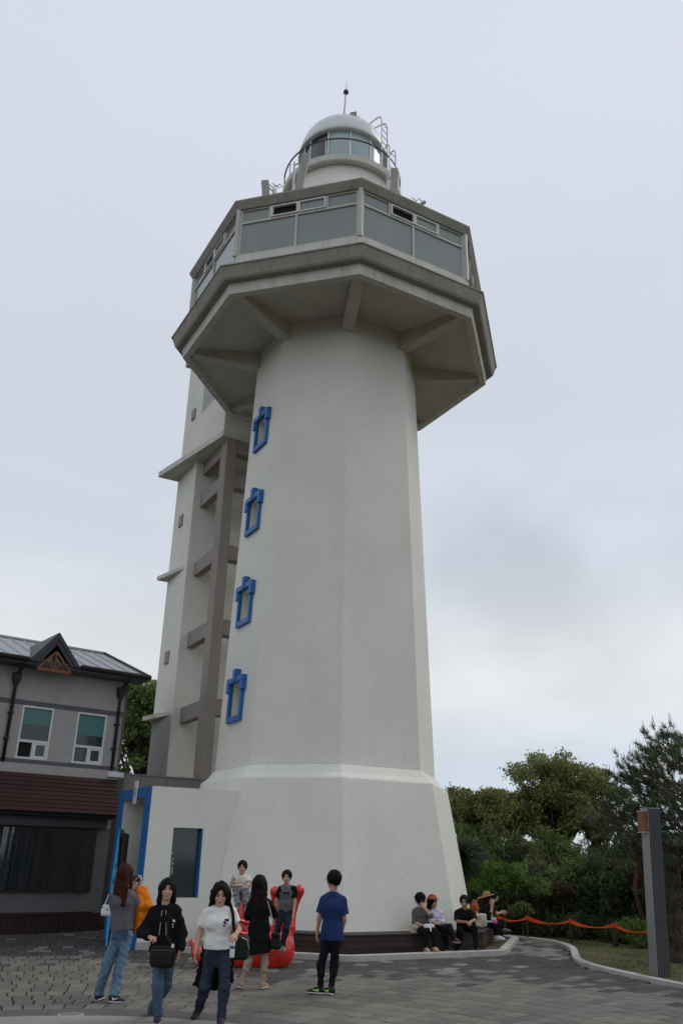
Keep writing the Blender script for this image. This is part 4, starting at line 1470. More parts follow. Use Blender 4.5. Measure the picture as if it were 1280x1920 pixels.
for i, (x, y, Y, r_, lm) in enumerate(spots):
    c = PX(x, y, Y)
    top = max(1.35, c[2] + 0.45)
    cl = clumps_in((c[0], Y, top * 0.5), (r_, 0.8, top * 0.55), 20, 0.42, np.random.default_rng(300 + i), 1.0, -1.0)
    broadleaf('dense_shrub', 'dense dark green shrub ' + names[i], 'shrub', (c[0], Y, 0), (c[0], Y, top * 0.4), cl, 240, 0.20, 0.34, 'leaf_' + lm, 80 + i, 0.05, group='dense shrubs of the thicket', droop=0.5, up=0.0, limb_on=False)
# -- round bushes on stems
def bush(label, x, y, Y, r_, lm, seed, flat=0.75, n=14, size=0.09):
    c = PX(x, y, Y)
    cl = clumps_in(c, (r_, r_, r_ * flat), n, r_ * 0.42, np.random.default_rng(seed), 0.75, -0.5)
    broadleaf('round_bush', label, 'bush', (c[0], Y, 0), c, cl, 330, size, 0.5, lm, seed, 0.035, group='round bushes in front of the thicket')
bush('rounded bright green bush right of the lighthouse base', 942, 1645, 26.9, 0.66, 'leaf_bright', 401)
bush('low bright green bush behind the heads of the seated people', 905, 1672, 27.0, 0.5, 'leaf_bright', 402)
bush('small dull green clipped bush below the thicket', 1003, 1665, 27.2, 0.5, 'leaf_mid', 403, 0.5)
bush('brownish clipped bush below the tall tree', 1050, 1672, 27.2, 0.42, 'leaf_brown', 404, 0.5)
bush('little olive clipped bush above the first tape stake', 978, 1706, 26.6, 0.36, 'leaf_mid', 405, 0.55, 9)
bush('rust-brown leafy bush left of the pine branches', 1108, 1563, 28.4, 0.5, 'leaf_brown', 406, 0.9)
# -- low ground shrubs round the tape
for i, (x, y, Y, r_) in enumerate([(968, 1742, 27.6, 0.5), (1025, 1742, 27.2, 0.55), (1085, 1745, 26.5, 0.5), (1135, 1752, 25.9, 0.5), (1185, 1755, 25.2, 0.55), (1150, 1728, 26.6, 0.6), (1265, 1765, 23.9, 0.6), (1320, 1760, 23.0, 0.7), (1205, 1772, 24.0, 0.4)]):
    c = PX(x, y, Y)
    cl = clumps_in((c[0], Y, 0.28), (r_, r_, 0.36), 12, 0.22, np.random.default_rng(500 + i), 0.9, -0.6)
    broadleaf('low_shrub', 'low dark weedy shrub ' + ['beside the seated people', 'under the first span of tape', 'under the second span of tape', 'by the thick stake', 'left of the pillar foot', 'behind the thick stake', 'right of the pillar foot', 'at the right picture edge', 'touching the pillar from behind'][i], 'shrub',
              (c[0], Y, 0), (c[0], Y, 0.2), cl, 210, 0.10, 0.4, 'leaf_mid' if i in (4, 8, 6) else 'leaf_dark', 510 + i, 0.02, group='low shrubs along the tape', limb_on=False)

# -- spiky ball of a grass tree half hidden by the lighthouse base
c = PX(868, 1605, 27.5)
rt = empty('grass_tree', (c[0], 27.5, 0), 'grass tree with a grey-green ball of long thin spiky leaves', 'plant')
mb = MB()
mb.tube([(c[0], 27.5, -0.05), (c[0] + 0.05, 27.5, c[2] * 0.5), c], [0.11, 0.09, 0.07], 8)
mb.build('trunk', 'bark', rt, smooth=True)
n = 900
dv = unit(gv.normal(size=(n, 3)) + np.array([0, 0, 0.15]))
ln = gv.uniform(0.55, 0.98, (n, 1))
sd2 = unit(np.cross(dv, gv.normal(size=(n, 3)))) * 0.010
tipd = dv * ln - UZ * 0.28 * ln ** 2
v = np.stack([c - sd2, c + sd2, c + dv * ln * 0.55 + sd2 - UZ * 0.05, c + tipd], 1).reshape(-1, 3)
fastobj('leaf_ball', v, np.arange(4 * n).reshape(n, 4), 'leaf_spiky', rt, rnd=gv.uniform(0, 1, n))

# -- pine reaching in from the right
PY = 21.5
tb = np.array([9.3, PY, 0.0])
rt = empty('pine_tree', tb, 'dark pine with upright new shoots reaching in from the right edge', 'tree', 'trees behind the lawn')
spotp = [(1240, 1372), (1262, 1385), (1282, 1400), (1228, 1398), (1250, 1405), (1205, 1412), (1222, 1425), (1248, 1428), (1272, 1430), (1200, 1440), (1228, 1448), (1176, 1447), (1195, 1462), (1160, 1462), (1215, 1470),
         (1245, 1465), (1270, 1470), (1180, 1480), (1208, 1492), (1235, 1492), (1262, 1500), (1165, 1500), (1190, 1515), (1220, 1515), (1148, 1510), (1250, 1520), (1275, 1525), (1300, 1440), (1310, 1480), (1300, 1400), (1170, 1535), (1140, 1535), (1200, 1540)]
mb = MB()
ttop = PX(1310, 1385, PY)
mb.tube([tb - UZ * 0.1, tb + np.array([-0.12, 0, 1.3]), tb + np.array([0.02, 0, 2.6]), ttop], [0.17, 0.14, 0.11, 0.05], 9)
gp = np.random.default_rng(77)
parts, cparts = [], []
for i, (x, y) in enumerate(spotp):
    c = PX(x, y, PY + gp.uniform(-0.9, 0.9))
    t = np.clip((c[2] - 1.6) / 3.4, 0.15, 0.95)
    fk = tb + (ttop - tb) * max(0.15, t - 0.12)
    limb(mb, fk, c, 0.038, 0.012, gp, 0.08)
    for j in range(17):
        tip = c + gp.normal(size=3) * np.array([0.24, 0.24, 0.13])
        d0 = unit((tip - fk) * 0.6 + np.array([0, 0, 0.6]) + gp.normal(size=3) * 0.5)
        if j % 3 == 0: limb(mb, c - (c - fk) * 0.12, tip, 0.010, 0.005, gp, 0.05, 3)
        n = 46
        q = tip - d0 * gp.uniform(0, 0.16, (n, 1))
        nd = unit(d0 + gp.normal(size=(n, 3)) * 0.62)
        ll = gp.uniform(0.10, 0.17, (n, 1))
        ss = unit(np.cross(nd, gp.normal(size=(n, 3)))) * 0.0055
        parts.append((np.stack([q - ss, q + ss, q + nd * ll + ss * 0.4, q + nd * ll - ss * 0.4], 1).reshape(-1, 3), np.arange(4 * n).reshape(n, 4)))
        if gp.random() < 0.45:
            h_ = gp.uniform(0.10, 0.26)
            k_ = tip + np.array([gp.normal() * 0.02, 0, h_])
            cm = MB()
            cm.tube([tip, tip + (k_ - tip) * 0.5 + np.array([0.01, 0, 0]), k_], [0.010, 0.009, 0.005], 4)
            cparts.append(cm)
for (x0, y0, x1, y1) in ((1228, 1362, 1222, 1342), (1256, 1368, 1253, 1336), (1206, 1404, 1196, 1385), (1200, 1420, 1194, 1396), (1160, 1448, 1153, 1420), (1170, 1440, 1163, 1413), (1213, 1398, 1206, 1372)):
    a, b = PX(x0, y0, PY), PX(x1, y1, PY)
    cm = MB()
    cm.tube([a, (a + b) / 2 + np.array([-0.015, 0, -0.01]), b], [0.010, 0.009, 0.006], 4)
    cparts.append(cm)
mb.build('trunk', 'pine_bark', rt, smooth=True)
v, f = join_vf(parts)
fastobj('needles', v, f, 'needle', rt, rnd=gp.uniform(0, 1, len(f)))
cm = MB()
for q in cparts: cm.add(q.v, q.f)
tag(cm.build('shoots', 'candle', rt, rnd=True), kind='stuff')
# lower dark pine boughs behind the pillar
tb2 = np.array([8.7, 25.4, 0.0])
rt = empty('pine_tree', tb2, 'low dark pine with curved bare limbs left of the pillar top', 'tree', 'trees behind the lawn')
mb = MB()
mb.tube([tb2 - UZ * 0.1, tb2 + np.array([-0.3, 0, 1.4]), tb2 + np.array([0.0, 0, 2.6])], [0.10, 0.08, 0.05], 8)
parts = []
for i in range(22):
    c = PX(gp.uniform(1120, 1275), gp.uniform(1525, 1600), 25.4 + gp.uniform(-0.8, 0.8))
    limb(mb, tb2 + np.array([-0.1, 0, gp.uniform(1.2, 2.5)]), c, 0.03, 0.01, gp, 0.15)
    for j in range(9):
        tip = c + gp.normal(size=3) * np.array([0.28, 0.28, 0.14])
        d0 = unit(gp.normal(size=3) * 0.6 + np.array([0, 0, 0.7]))
        n = 50
        q = tip - d0 * gp.uniform(0, 0.18, (n, 1))
        nd = unit(d0 + gp.normal(size=(n, 3)) * 0.7)
        ll = gp.uniform(0.12, 0.2, (n, 1))
        ss = unit(np.cross(nd, gp.normal(size=(n, 3)))) * 0.007
        parts.append((np.stack([q - ss, q + ss, q + nd * ll + ss * 0.4, q + nd * ll - ss * 0.4], 1).reshape(-1, 3), np.arange(4 * n).reshape(n, 4)))
mb.build('trunk', 'pine_bark', rt, smooth=True)
v, f = join_vf(parts)
fastobj('needles', v, f, 'needle', rt, rnd=gp.uniform(0, 1, len(f)))

# -- fan palms
def palm(label, base, top, nf, flen, seed, tr=0.15):
    g = np.random.default_rng(seed)
    base, top = np.asarray(base, float), np.asarray(top, float)
    rt = empty('fan_palm', base, label, 'palm', 'fan palms right of the pillar')
    mb = MB()
    n = 14
    path = [base + (top - base) * t + np.array([0.03 * math.sin(5 * t), 0, 0]) for t in np.linspace(-0.03, 1, n)]
    mb.tube(path, [tr * (1.1 + 0.18 * (i % 2)) for i in range(n)], 10)
    mb.build('trunk', 'bark', rt)
    sh = []
    ns = 420
    tt = g.uniform(0.1, 1, ns)
    an = g.uniform(0, 2 * math.pi, ns)
    p = base + (top - base) * tt[:, None] + np.stack([np.cos(an), np.sin(an), 0 * an], 1) * tr * 1.1
    dn = np.stack([np.cos(an) * 0.5, np.sin(an) * 0.5, -1 + 0 * an], 1)
    v, f = leaf_quads(p, 0.22, 0.22, seed=seed, outward=dn * 2.5)
    fastobj('shaggy_fibre', v, f, 'leaf_brown', rt, rnd=g.uniform(0, 0.5, len(f)))
    for i in range(nf):
        az = 2 * math.pi * (i + g.uniform(-0.3, 0.3)) / nf
        el = g.uniform(-0.7, 1.1)
        d = np.array([math.cos(az) * math.cos(el), math.sin(az) * math.cos(el), math.sin(el)])
        hub = top + d * flen * g.uniform(0.7, 1.0) - UZ * 0.1 * flen
        m2 = MB()
        m2.tube([top, (top + hub) / 2 + UZ * 0.06, hub], [0.016, 0.012, 0.008], 5)
        side = unit(np.cross(d, UZ))
        nrm = np.cross(side, d)
        nb = 22
        for b in range(nb):
            a = -1.25 + 2.5 * b / (nb - 1)
            bd = unit(d * math.cos(a) + side * math.sin(a) - UZ * 0.12)
            L_ = flen * g.uniform(0.55, 0.68)
            s_ = unit(np.cross(bd, nrm)) * 0.016
            mid_ = hub + bd * L_ * 0.6
            tip = hub + bd * L_ - UZ * 0.10 * g.uniform(0.5, 1.8)
            m2.add([hub, mid_ - s_, tip, mid_ + s_], [(0, 1, 2, 3)])
        m2.build('frond', 'palm_leaf', rt, rnd=True)
pb2 = ground(1262, 1808)
palm('dark fan palm with shaggy trunk just right of the grey pillar', pb2, PX(1258, 1575, pb2[1]), 20, 0.62, 901)
pb3 = np.array([9.2, 17.2, 0.0])
palm('tall fan palm outside the right edge, one frond reaching in', pb3, pb3 + UZ * 4.35, 18, 0.95, 902, 0.14)

# -- tree between the side building and the lift tower
YL = 41.0
cl = []
for (x, y, w, n, cr) in ((262, 1300, 28, 10, 0.6), (268, 1335, 34, 14, 0.62), (262, 1375, 34, 14, 0.6), (265, 1415, 34, 8, 0.5), (250, 1440, 25, 4, 0.5), (300, 1340, 22, 10, 0.7), (310, 1400, 20, 8, 0.6), (225, 1330, 20, 6, 0.6)):
    for _ in range(n):
        cl.append((PX(x + gv.uniform(-w, w), y + gv.uniform(-16, 16), YL + gv.uniform(-1.5, 1.5)), np.array([cr, cr, cr * 0.7]) * gv.uniform(0.7, 1.2)))
bl_ = PX(268, 1450, YL)
broadleaf('broadleaf_tree', 'bright green tree showing between the grey building and the lift tower', 'tree', (bl_[0] + 0.4, YL, 0), PX(272, 1370, YL), cl, 190, 0.20, 0.58, 'leaf_mid', 35, 0.20)

# -- grass on the lawn
ng = 42000
gx = gv.uniform(4.8, 13, ng)
gy = gv.uniform(11, 29, ng)
kx = np.interp(gy, [p[1] for p in KRS[::-1]], [p[0] for p in KRS[::-1]])
patch = np.sin(gx * 2.1 + 1.3) * np.sin(gy * 1.1) + 0.6 * np.sin(gx * 4.3 + gy * 2.7) + gv.normal(0, 0.5, ng)
keep = (gx > kx + 0.14) & (patch > -0.55)
gx, gy = gx[keep], gy[keep]
n = len(gx)
h_ = gv.uniform(0.025, 0.075, n)
an = gv.uniform(0, 2 * math.pi, n)
w_ = 0.008
p0 = np.stack([gx, gy, np.full(n, 0.028)], 1)
sx = np.stack([np.cos(an), np.sin(an), 0 * an], 1) * w_
tipv = p0 + np.stack([gv.normal(0, 0.025, n), gv.normal(0, 0.025, n), h_], 1)
v = np.stack([p0 - sx, p0 + sx, tipv], 1).reshape(-1, 3)
o = fastobj('grass', v, np.arange(3 * n).reshape(n, 3), 'grass_blade', None, rnd=gv.uniform(0, 1, n))
tag(o, 'short patchy lawn grass beside the kerb', kind='stuff')
print('vegetation done', time.time() - T0)

# ================================================================== PEOPLE
# every figure is grown from a skeleton as one blended distance field, then turned into a mesh
def V3(*a):
    return np.array(a, float)
def nrm(a):
    a = np.asarray(a, float)
    return a / (np.linalg.norm(a) + 1e-9)
def cone(a, b, ra, rb, flat=False, k=None, sub=False):
    return dict(t='c', a=np.asarray(a, float), b=np.asarray(b, float), ra=ra, rb=rb, flat=flat, k=k, sub=sub)
def elli(c, r, ax=None, k=None, sub=False):
    return dict(t='e', c=np.asarray(c, float), r=np.asarray(r, float), ax=np.eye(3) if ax is None else np.asarray(ax, float), k=k, sub=sub)
def slab(a, b, w0, d0, w1, d1_, right, k=None, flat=False):      # elliptic cone (torso, skirts, palms)
    return dict(t='s', a=np.asarray(a, float), b=np.asarray(b, float), w0=w0, d0=d0, w1=w1, d1=d1_, x=np.asarray(right, float), k=k, sub=False, flat=flat)
def rbox(c, h, ax, rr=0.01, k=None, sub=False):
    return dict(t='b', c=np.asarray(c, float), h=np.asarray(h, float), ax=np.asarray(ax, float), rr=rr, k=k, sub=sub)
def bounds(p):
    if p['t'] == 'c':
        r_ = max(p['ra'], p['rb'])
        return np.minimum(p['a'], p['b']) - r_, np.maximum(p['a'], p['b']) + r_
    if p['t'] == 's':
        r_ = max(p['w0'], p['w1'], p['d0'], p['d1'])
        return np.minimum(p['a'], p['b']) - r_, np.maximum(p['a'], p['b']) + r_
    r_ = np.linalg.norm(p['h']) + p['rr'] if p['t'] == 'b' else max(p['r'])
    return p['c'] - r_, p['c'] + r_
def sdf(p, P):
    if p['t'] == 'e':
        q = (P - p['c']) @ p['ax'].T
        k0 = np.linalg.norm(q / p['r'], axis=-1)
        k1 = np.linalg.norm(q / (p['r'] ** 2), axis=-1)
        return k0 * (k0 - 1) / (k1 + 1e-9)
    if p['t'] == 'b':
        q = np.abs((P - p['c']) @ p['ax'].T) - p['h']
        return np.linalg.norm(np.maximum(q, 0), axis=-1) + np.minimum(q.max(-1), 0) - p['rr']
    a, b = p['a'], p['b']
    ba = b - a
    L2 = ba @ ba
    h_ = ((P - a) @ ba) / L2
    hc = np.clip(h_, 0, 1)
    if p['t'] == 'c':
        d = np.linalg.norm(P - a - hc[..., None] * ba, axis=-1) - (p['ra'] + (p['rb'] - p['ra']) * hc)
        if p['flat']:
            d = np.maximum(d, (h_ - 1) * math.sqrt(L2))
        return d
    z = ba / math.sqrt(L2)
    x = p['x'] - z * (p['x'] @ z)
    x = x / np.linalg.norm(x)
    y = np.cross(z, x)
    q = P - a - hc[..., None] * ba
    w = p['w0'] + (p['w1'] - p['w0']) * hc
    dd = p['d0'] + (p['d1'] - p['d0']) * hc
    m_ = np.minimum(w, dd)
    k0 = np.sqrt((q @ x / w) ** 2 + (q @ y / dd) ** 2 + ((q @ z) / m_) ** 2)
    d = (k0 - 1) * m_
    if p['flat']:
        d = np.maximum(d, (h_ - 1) * math.sqrt(L2))
    return d
_C8 = np.array([(i, j, k) for i in (0, 1) for j in (0, 1) for k in (0, 1)])
_E12 = [(a, b) for a in range(8) for b in range(a + 1, 8) if np.abs(_C8[a] - _C8[b]).sum() == 1]
def surf_nets(Fd, org, res):
    S = Fd < 0
    cnt = np.zeros(tuple(n - 1 for n in Fd.shape), np.int8)
    nx, ny, nz_ = Fd.shape
    for i, j, k in _C8:
        cnt += S[i:nx - 1 + i, j:ny - 1 + j, k:nz_ - 1 + k]
    act = np.argwhere((cnt > 0) & (cnt < 8))
    vals = np.stack([Fd[act[:, 0] + i, act[:, 1] + j, act[:, 2] + k] for i, j, k in _C8], 1)
    acc = np.zeros((len(act), 3))
    num = np.zeros(len(act))
    for a, b in _E12:
        va, vb = vals[:, a], vals[:, b]
        m_ = (va < 0) != (vb < 0)
        t = np.where(m_, va / np.where(m_, va - vb, 1), 0)
        acc += np.where(m_[:, None], _C8[a] + t[:, None] * (_C8[b] - _C8[a]), 0)
        num += m_
    v = org + (act + acc / num[:, None]) * res
    idx = np.full(cnt.shape, -1, np.int32)
    idx[act[:, 0], act[:, 1], act[:, 2]] = np.arange(len(act))
    faces = []
    for ax in range(3):
        o1, o2 = [(1, 2), (2, 0), (0, 1)][ax]
        sl0 = [slice(None)] * 3
        sl1 = [slice(None)] * 3
        sl0[ax] = slice(0, -1)
        sl1[ax] = slice(1, None)
        ch = S[tuple(sl0)] != S[tuple(sl1)]
        e = np.argwhere(ch)
        ok = (e[:, o1] > 0) & (e[:, o2] > 0) & (e[:, o1] < Fd.shape[o1] - 1) & (e[:, o2] < Fd.shape[o2] - 1)
        e = e[ok]
        ins = S[e[:, 0], e[:, 1], e[:, 2]]
        def gi(d1__, d2__):
            q = e.copy()
            q[:, o1] -= d1__
            q[:, o2] -= d2__
            return idx[q[:, 0], q[:, 1], q[:, 2]]
        f = np.stack([gi(1, 1), gi(0, 1), gi(0, 0), gi(1, 0)], 1)
        f[~ins] = f[~ins][:, ::-1]
        faces.append(f)
    return v, np.concatenate(faces)
def grow(prims, res=0.011, k=0.02, wr=0.0, wf=18.0, seed=0, cut=None, fold=None):
    """blend primitives into one surface; wr = wrinkle depth, cut = [(point, normal)] removes the normal's side"""
    lo = np.min([bounds(p)[0] for p in prims if not p['sub']], 0) - 0.03
    hi = np.max([bounds(p)[1] for p in prims if not p['sub']], 0) + 0.03
    n = np.ceil((hi - lo) / res).astype(int) + 1
    Fd = np.full(n, 0.12, np.float32)
    def region(p, pad):
        a, b = bounds(p)
        i0 = np.clip(np.floor((a - pad - lo) / res).astype(int), 0, n - 1)
        i1 = np.clip(np.ceil((b + pad - lo) / res).astype(int) + 1, 1, n)
        if np.any(i1 <= i0): return None, None
        g_ = np.stack(np.meshgrid(*[lo[d] + np.arange(i0[d], i1[d]) * res for d in range(3)], indexing='ij'), -1)
        return tuple(slice(i0[d], i1[d]) for d in range(3)), g_
    for p in prims:
        kk = k if p['k'] is None else p['k']
        sl, P = region(p, 0.05 if not p['sub'] else 0.02)
        if sl is None: continue
        d = sdf(p, P)
        f = Fd[sl]
        if p['sub']:
            d = -d
            h_ = np.clip(0.5 - 0.5 * (d - f) / (-kk - 1e-6) * -1, 0, 1) if False else None
            Fd[sl] = np.maximum(f, d)
        else:
            h_ = np.clip(0.5 + 0.5 * (d - f) / (kk + 1e-6), 0, 1)
            Fd[sl] = d + (f - d) * (1 - h_) * 0 + (f - d) * (1 - (1 - h_)) * 0 + (f * 0) if False else (f * h_ * 0 + (d * (1 - h_) + f * h_) - kk * h_ * (1 - h_))
    if wr or cut:
        G = [lo[d] + np.arange(n[d]) * res for d in range(3)]
        if wr:
            g_ = np.random.default_rng(seed)
            Wn = np.zeros(n, np.float32)
            for _ in range(7):
                w = g_.normal(size=3) * np.array([0.75, 0.75, 1.15]) * wf * g_.uniform(0.5, 1.7)
                ph = g_.uniform(0, 6.28)
                a = np.sin(w[0] * G[0] + ph)[:, None, None] * np.cos(w[1] * G[1])[None, :, None] * np.cos(w[2] * G[2] + ph)[None, None, :]
                b = np.cos(w[0] * G[0])[:, None, None] * np.sin(w[1] * G[1] + ph)[None, :, None] * np.sin(w[2] * G[2])[None, None, :]
                Wn += (a + b).astype(np.float32)
            Fd = Fd + wr * Wn / 2.6
        if cut:
            for pt, nn in cut:
                nn = nrm(nn)
                D = (G[0] - pt[0])[:, None, None] * nn[0] + (G[1] - pt[1])[None, :, None] * nn[1] + (G[2] - pt[2])[None, None, :] * nn[2]
                Fd = np.maximum(Fd, D)
    for ax in range(3):                       # closed border
        for e in (0, -1):
            sl = [slice(None)] * 3
            sl[ax] = e
            Fd[tuple(sl)] = 0.12
    return surf_nets(Fd, lo, res)
def gobj(name, vf, material, parent):
    if not isinstance(vf, list): vf = [vf]
    v, f = join_vf(vf)
    return fastobj(name, v, f, material, parent, smooth=True)

for nm, c, r_ in (('skin', (0.50, 0.295, 0.205), 0.5), ('skin_tan', (0.40, 0.225, 0.150), 0.5)):
    mat(nm, c, r_, 0.05, 14, spec=0.35)
mat('lips', (0.30, 0.075, 0.065), 0.45, 0.05, 20)
mat('eye_dark', (0.012, 0.009, 0.008), 0.3, 0.05, 20)
mat('hair_black', (0.006, 0.005, 0.005), 0.55, 0.35, 25, spec=0.12, bump=0.5, bscale=90)
mat('hair_brown', (0.040, 0.012, 0.008), 0.55, 0.4, 25, spec=0.12, bump=0.5, bscale=90)
mat('hair_dark_brown', (0.011, 0.005, 0.0045), 0.55, 0.4, 25, spec=0.12, bump=0.5, bscale=90)
def cloth(nm, c, rough=0.9, var=0.10, scale=9, fine=0.06, fscale=150, fade=0.0):
    mat(nm, c, rough, var, scale, bump=0.12, bscale=140, spec=0.1, fine=fine, fscale=fscale, streak=fade, streak_col=[min(1, x * 1.9 + 0.02) for x in c])
cloth('grey_tee', (0.105, 0.105, 0.110))
cloth('jeans_light', (0.105, 0.175, 0.245), var=0.28, scale=7, fine=0.12, fade=0.55)
cloth('jeans_mid', (0.055, 0.092, 0.138), var=0.28, scale=7, fine=0.12, fade=0.55)
cloth('jeans_dark', (0.022, 0.030, 0.046), var=0.30, scale=7, fine=0.12, fade=0.55)
cloth('black_cloth', (0.0085, 0.0085, 0.0095))
cloth('black_pants', (0.010, 0.010, 0.013))
cloth('navy_pants', (0.014, 0.018, 0.030))
cloth('white_tee', (0.66, 0.655, 0.63), var=0.05)
cloth('cream_tee', (0.58, 0.57, 0.49), var=0.06)
cloth('navy_tee', (0.018, 0.036, 0.105))
cloth('raglan_grey', (0.125, 0.125, 0.130), var=0.2, scale=40)
cloth('beige_pants', (0.34, 0.275, 0.205))
cloth('pale_grey_pants', (0.27, 0.27, 0.295), var=0.25, scale=12)
cloth('orange_cloth', (0.60, 0.165, 0.012))
cloth('rust_cloth', (0.36, 0.085, 0.035))
cloth('pattern_blouse', (0.105, 0.098, 0.090), var=0.55, scale=30, fine=0.5, fscale=60)
cloth('white_floral', (0.55, 0.54, 0.60), var=0.15, scale=30, fine=0.25, fscale=70)
cloth('canvas', (0.50, 0.45, 0.36), var=0.12)
mat('straw', (0.36, 0.185, 0.065), 0.8, 0.12, 12, bump=0.4, bscale=120)
mat('hat_red', (0.33, 0.035, 0.025), 0.7, 0.10, 12, bump=0.2, bscale=120)
mat('hat_band', (0.34, 0.17, 0.06), 0.7, 0.15, 20)
mat('rubber_white', (0.62, 0.61, 0.58), 0.6, 0.05, 10)
mat('shoe_black', (0.012, 0.012, 0.014), 0.55, 0.1, 10)
mat('shoe_navy', (0.018, 0.022, 0.040), 0.6, 0.1, 10)
mat('shoe_tan', (0.36, 0.235, 0.125), 0.7, 0.1, 10)
mat('shoe_pink', (0.48, 0.30, 0.22), 0.6, 0.1, 10)
mat('shoe_maroon', (0.055, 0.024, 0.030), 0.6, 0.1, 10)
mat('shoe_grey', (0.12, 0.115, 0.12), 0.6, 0.1, 10)
mat('neon', (0.30, 0.75, 0.05), 0.5, 0.05, 10)
mat('leather_white', (0.62, 0.61, 0.59), 0.4, 0.05, 10, spec=0.4)
mat('leather_black', (0.006, 0.006, 0.0065), 0.55, 0.1, 10, spec=0.2, bump=0.15, bscale=60)
mat('phone_black', (0.010, 0.010, 0.011), 0.15, 0.05, 10, spec=0.5)
mat('bottle_plastic', (0.55, 0.60, 0.62), 0.10, 0.05, 10, spec=0.5)
mat('label_violet', (0.12, 0.07, 0.22), 0.5, 0.05, 10)
mat('pack_green', (0.007, 0.011, 0.011), 0.75, 0.15, 8, bump=0.2, bscale=80)
mat('zip_grey', (0.30, 0.30, 0.30), 0.4, 0.05, 10, metal=0.6)
mat('pink', (0.75, 0.10, 0.28), 0.6, 0.05, 10)
mat('mint', (0.30, 0.55, 0.55), 0.7, 0.05, 10)

def frame_of(fwd, up=UZ):
    f = nrm(fwd)
    r_ = nrm(np.cross(f, up))
    u = np.cross(r_, f)
    return r_, f, u                       # right (the person's own right), forward, up

